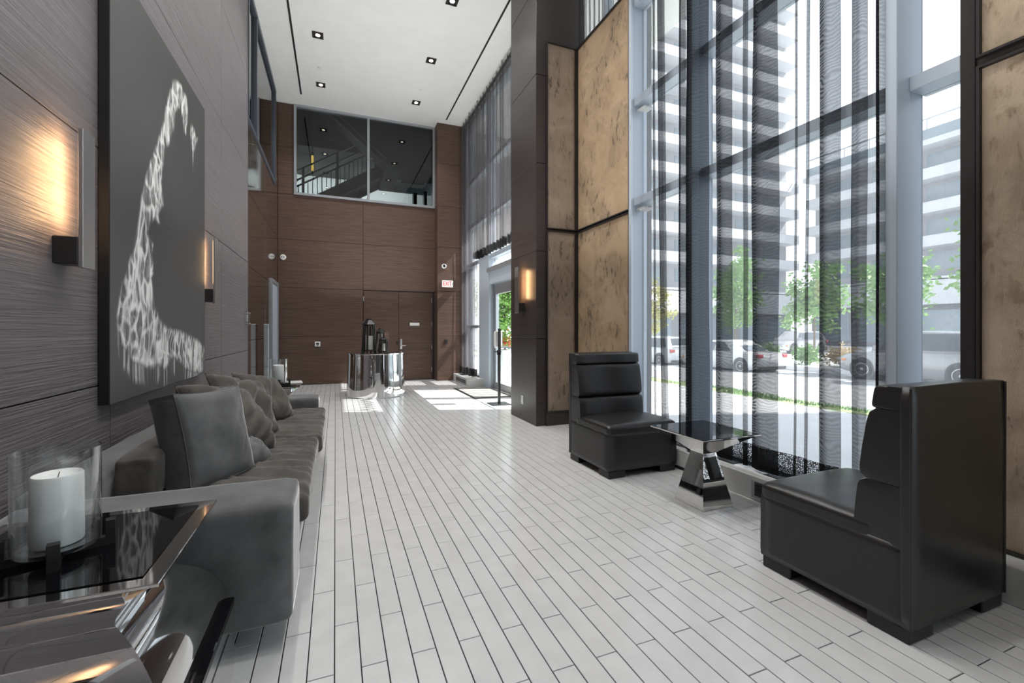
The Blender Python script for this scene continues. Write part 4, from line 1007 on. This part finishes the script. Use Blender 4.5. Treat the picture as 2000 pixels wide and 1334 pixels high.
def leafy(label, loc, h, r, n, m, trunk=.06, zc=.62, name='street_tree', size=.10, group='street trees'):
    o = thing(name, label, 'tree', loc, 0, group); rs = random.Random(int(loc[0] * 31 + loc[1] * 17))
    q = MB(); q.tube([(0, 0, 0), (.02, .01, h * .35), (-.02, .03, h * .7), (.0, .0, h * .92)], [trunk, trunk * .8, trunk * .5, trunk * .15])
    tips = []
    for k in range(9):
        a = k * 2.4; z = h * (.34 + .06 * k); e = Vector((r * .7 * math.cos(a), r * .7 * math.sin(a), z + r * .45)); q.tube([(0, 0, z), e * .5 + Vector((0, 0, z * .5)), e], [trunk * .4, trunk * .25, trunk * .08], 5); tips.append(e)
    q.build('trunk', 'bark', o, smooth=True)
    q = MB(); cl = [(Vector((rs.gauss(0, .42) * r, rs.gauss(0, .42) * r, h * zc + rs.gauss(0, .36) * (h * (1 - zc)) * 1.05)), rs.uniform(.18, .36) * r) for _ in range(34)] + [(t, .3 * r) for t in tips]
    for k in range(n):
        c, cr = cl[k % len(cl)]; p = c + Vector((rs.gauss(0, .5), rs.gauss(0, .5), rs.gauss(0, .42))) * cr * 1.2
        d = Vector((rs.uniform(-1, 1), rs.uniform(-1, 1), rs.uniform(-1, .4))).normalized(); s_ = d.cross(Vector((rs.random(), rs.random(), rs.random()))).normalized() * size * .33
        L1 = size * rs.uniform(.8, 1.4)
        vs_ = [q.bm.verts.new(v) for v in (p, p + d * L1 * .5 + s_, p + d * L1, p + d * L1 * .5 - s_)]; q.bm.faces.new(vs_)
    q.build('foliage', m, o, recalc=False)['kind'] = 'stuff'
    return o
leafy('slim yellow-green young tree seen at the left edge of the street window', (21.0, 25.5, -.75), 5.4, 1.0, 1500, 'leaf_yellow', size=.2)
leafy('green street tree behind the white sedan', (20.5, 18.2, -.6), 6.2, 1.2, 2600, 'leaf_green', size=.2)
leafy('green street tree in the middle of the street window, past the sedan', (22.5, 15.2, -.5), 5.0, 1.3, 2600, 'leaf_green', size=.2)
leafy('green street tree behind the grey car', (20.8, 10.9, -.45), 5.0, 1.25, 2400, 'leaf_green', size=.2)
leafy('nearer tall tree in the narrow right-hand window strip behind the grey car', (20.3, 7.4, -.4), 6.6, 1.35, 2600, 'leaf_green', size=.2)
leafy('leafy tree seen through the entrance door', (7.7, 20.3, -.1), 4.4, 1.5, 6000, 'leaf_green', zc=.52, size=.16)
for i, (x, y) in enumerate(((20.3, 14.1), (20.4, 12.6), (20.0, 9.0), (20.6, 16.3))):
    lab = ['low green shrub just past the sedan boot', 'low wheat-coloured ornamental grass beside the far walk', 'low green shrub behind the grey car', 'low green shrub behind the sedan roof'][i]
    leafy(lab, (x, y, -.5), .85, .55, 700, 'wheat' if i == 1 else 'leaf_green', .02, .55, 'shrub', .14, 'low shrubs across the street')
pl = thing('flower_planter', 'grey planter with red flowers outside the entrance door', 'planter', (3.95, 10.55, -.08))
MB().lathe([(.16, 0), (.17, .02), (.22, .72), (.24, .74), (.24, .78), (.20, .78), (.19, .72)], 24).build('pot', 'concrete', pl, smooth=True, angle=.6)
rs = random.Random(4); q = MB(); q2 = MB()
for k in range(900):
    p = Vector((rs.gauss(0, .13), rs.gauss(0, .13), .84 + abs(rs.gauss(0, .13)))); d = Vector((rs.uniform(-1, 1), rs.uniform(-1, 1), rs.uniform(-.3, 1))).normalized(); s_ = d.cross(Vector((.3, .5, .7))).normalized() * .02
    t = q2 if k % 3 == 0 else q
    vs_ = [t.bm.verts.new(v) for v in (p, p + d * .035 + s_, p + d * .07, p + d * .035 - s_)]; t.bm.faces.new(vs_)
q.build('leaves', 'leaf_green', pl, recalc=False)['kind'] = 'stuff'; q2.build('blossoms', 'flower_red', pl, recalc=False)['kind'] = 'stuff'

def car(label, loc, rz, m, L, H, suv, group='parked cars'):
    """built with the nose to +Y, centre on the ground"""
    o = thing('car', label, 'car', loc, rz, group); hw = .90
    gz = .20 if suv else .17; belt = H * (.60 if suv else .63)
    # lower body: stations along the length (y, bottom, top, half width)
    f = L / 2
    sta = [(-f, gz + .16, belt - .18, .70), (-f + .06, gz + .10, belt - .04, .80), (-f + .45, gz, belt + .02, .88), (-.6, gz - .02, belt, hw), (.6, gz - .02, belt - .02, hw), (f - 1.05, gz, belt - .05, .89), (f - .35, gz + .04, belt - .16, .84), (f - .06, gz + .10, belt - .28, .74), (f, gz + .16, belt - .36, .62)]
    def ring(y, zb_, zt_, w):
        return [(-w * .92, y, zb_), (w * .92, y, zb_), (w, y, zb_ + .12), (w, y, (zb_ + zt_) / 2 + .05), (w * .95, y, zt_ - .04), (w * .86, y, zt_), (-w * .86, y, zt_), (-w * .95, y, zt_ - .04), (-w, y, (zb_ + zt_) / 2 + .05), (-w, y, zb_ + .12)]
    body = MB().loft([ring(*s_) for s_ in sta]).build('body', m, o, smooth=True, angle=.9)
    rear = -f + (.12 if suv else .75); front = f - (1.15 if suv else 1.25)
    gh = [(rear, belt - .02, belt + .03, .80), (rear + (.35 if suv else .75), belt - .02, H - .05, .66), (-.35, belt - .02, H, .67), (.35, belt - .02, H - .03, .66), (front, belt - .06, belt + .0, .78)]
    def gr(y, zb_, zt_, w): return [(-.80, y, zb_), (.80, y, zb_), (w, y, zt_ - .05), (w * .88, y, zt_), (-w * .88, y, zt_), (-w, y, zt_ - .05)]
    MB().loft([gr(*s_) for s_ in gh]).build('cabin', m, o, smooth=True, angle=.8)
    for sx_ in (-1, 1):
        def side(y, t):  # point on cabin side
            zt = H - .10; return Vector((sx_ * (.812 + (.675 - .812) * t), y, belt + .02 + (zt - belt - .02) * t))
        r1 = rear + (.45 if suv else 1.0)
        for (ya, yb, yc, yd) in ((r1 - (.12 if suv else .3), .02, .02, r1 + (.10 if suv else .12)), (.08, front - .22, .50, .08)):
            ps = [side(ya, .06), side(yb, .06), side(yc, .98), side(yd, .98)]
            MB().loft([ps, [p + Vector((sx_ * .012, 0, 0)) for p in ps]]).build('side_window', 'car_glass', o)
        q = MB().box(sx_ * .86, sx_ * .99, front - .35, front - .18, belt + .02, belt + .14, .03, 2).build('mirror', m, o, smooth=True)
        MB().box(min(sx_ * .58, sx_ * .86), max(sx_ * .58, sx_ * .86), -f - .012, -f + .12, belt - .20, belt - .04, .02).build('tail_lamp', 'tail_red', o)
        MB().box(min(sx_ * .50, sx_ * .78), max(sx_ * .50, sx_ * .78), f - .18, f - .02, belt - .44, belt - .32, .02).build('headlamp', 'rim_metal', o)
        MB().box(min(sx_ * .74, sx_ * .86), max(sx_ * .74, sx_ * .86), f - .36, f - .22, belt - .42, belt - .34, .01).build('side_marker', 'amber_lens', o)
        for yy in (-f + .88, f - .92):
            R = .345 if suv else .32; Mx = Matrix.Translation((sx_ * .80, yy, R)) @ Matrix.Rotation(sx_ * PI / 2, 4, 'Y')
            wh = MB().lathe([(R * .62, -.10), (R * .95, -.10), (R, -.06), (R, .07), (R * .95, .105), (R * .66, .11), (R * .62, .09)], 28, M=Mx).build('wheel', 'rubber', o, smooth=True, angle=.8)
            q = MB(); q.lathe([(R * .64, .07), (R * .66, .105), (R * .58, .105), (R * .56, .05)], 28, M=Mx, caps=False); q.lathe([(R * .15, .05), (R * .15, .10), (.001, .11)], 14, M=Mx)
            for k in range(7):
                q.box(.02, R * .6, -.022, .022, .07, .095, M=Mx @ Matrix.Rotation(2 * PI * k / 7, 4, 'Z'))
            q.lathe([(R * .60, .02), (.001, .02)], 20, M=Mx)
            q.build('rim', 'rim_metal', wh, smooth=True, angle=.6)
            MB().lathe([(R * 1.2, -.25), (R * 1.2, .092), (R * 1.05, .096)], 28, M=Mx).build('wheel_arch', 'car_trim', o, smooth=True, angle=.6)
    MB().box(-.66, .66, rear - .02, rear + .0, belt + .04, belt + .06).build('rear_trim', 'car_trim', o)
    ps = [Vector((-.62, gh[0][0] + .08, belt + .08)), Vector((.62, gh[0][0] + .08, belt + .08)), Vector((.52, gh[1][0] - .05, H - .14)), Vector((-.52, gh[1][0] - .05, H - .14))]
    MB().loft([ps, [p + Vector((0, -.03, .02)) for p in ps]]).build('rear_window', 'car_glass', o)
    MB().box(-.25, .25, -f - .012, -f + .02, belt - .40, belt - .27).build('number_plate', 'plate_white', o); MB().box(-.78, .78, -f - .01, -f + .10, gz + .04, gz + .20, .02).build('bumper', 'car_trim', o)
    return o
car('white SUV parked furthest left along the street', (17.3, 20.9, -.82), 0, 'car_white', 4.5, 1.66, True)
car('white sedan parked in the middle behind the black curtains', (17.2, 15.65, -.70), 0, 'car_white', 4.6, 1.44, False)
car('grey crossover parked furthest right along the street', (18.3, 8.75, -.54), 0, 'car_silver', 4.5, 1.72, True)
car('dark car parked deep across the street behind the shrubs', (31.0, 22.3, -.50), rd(90), 'car_silver', 4.5, 1.60, True)
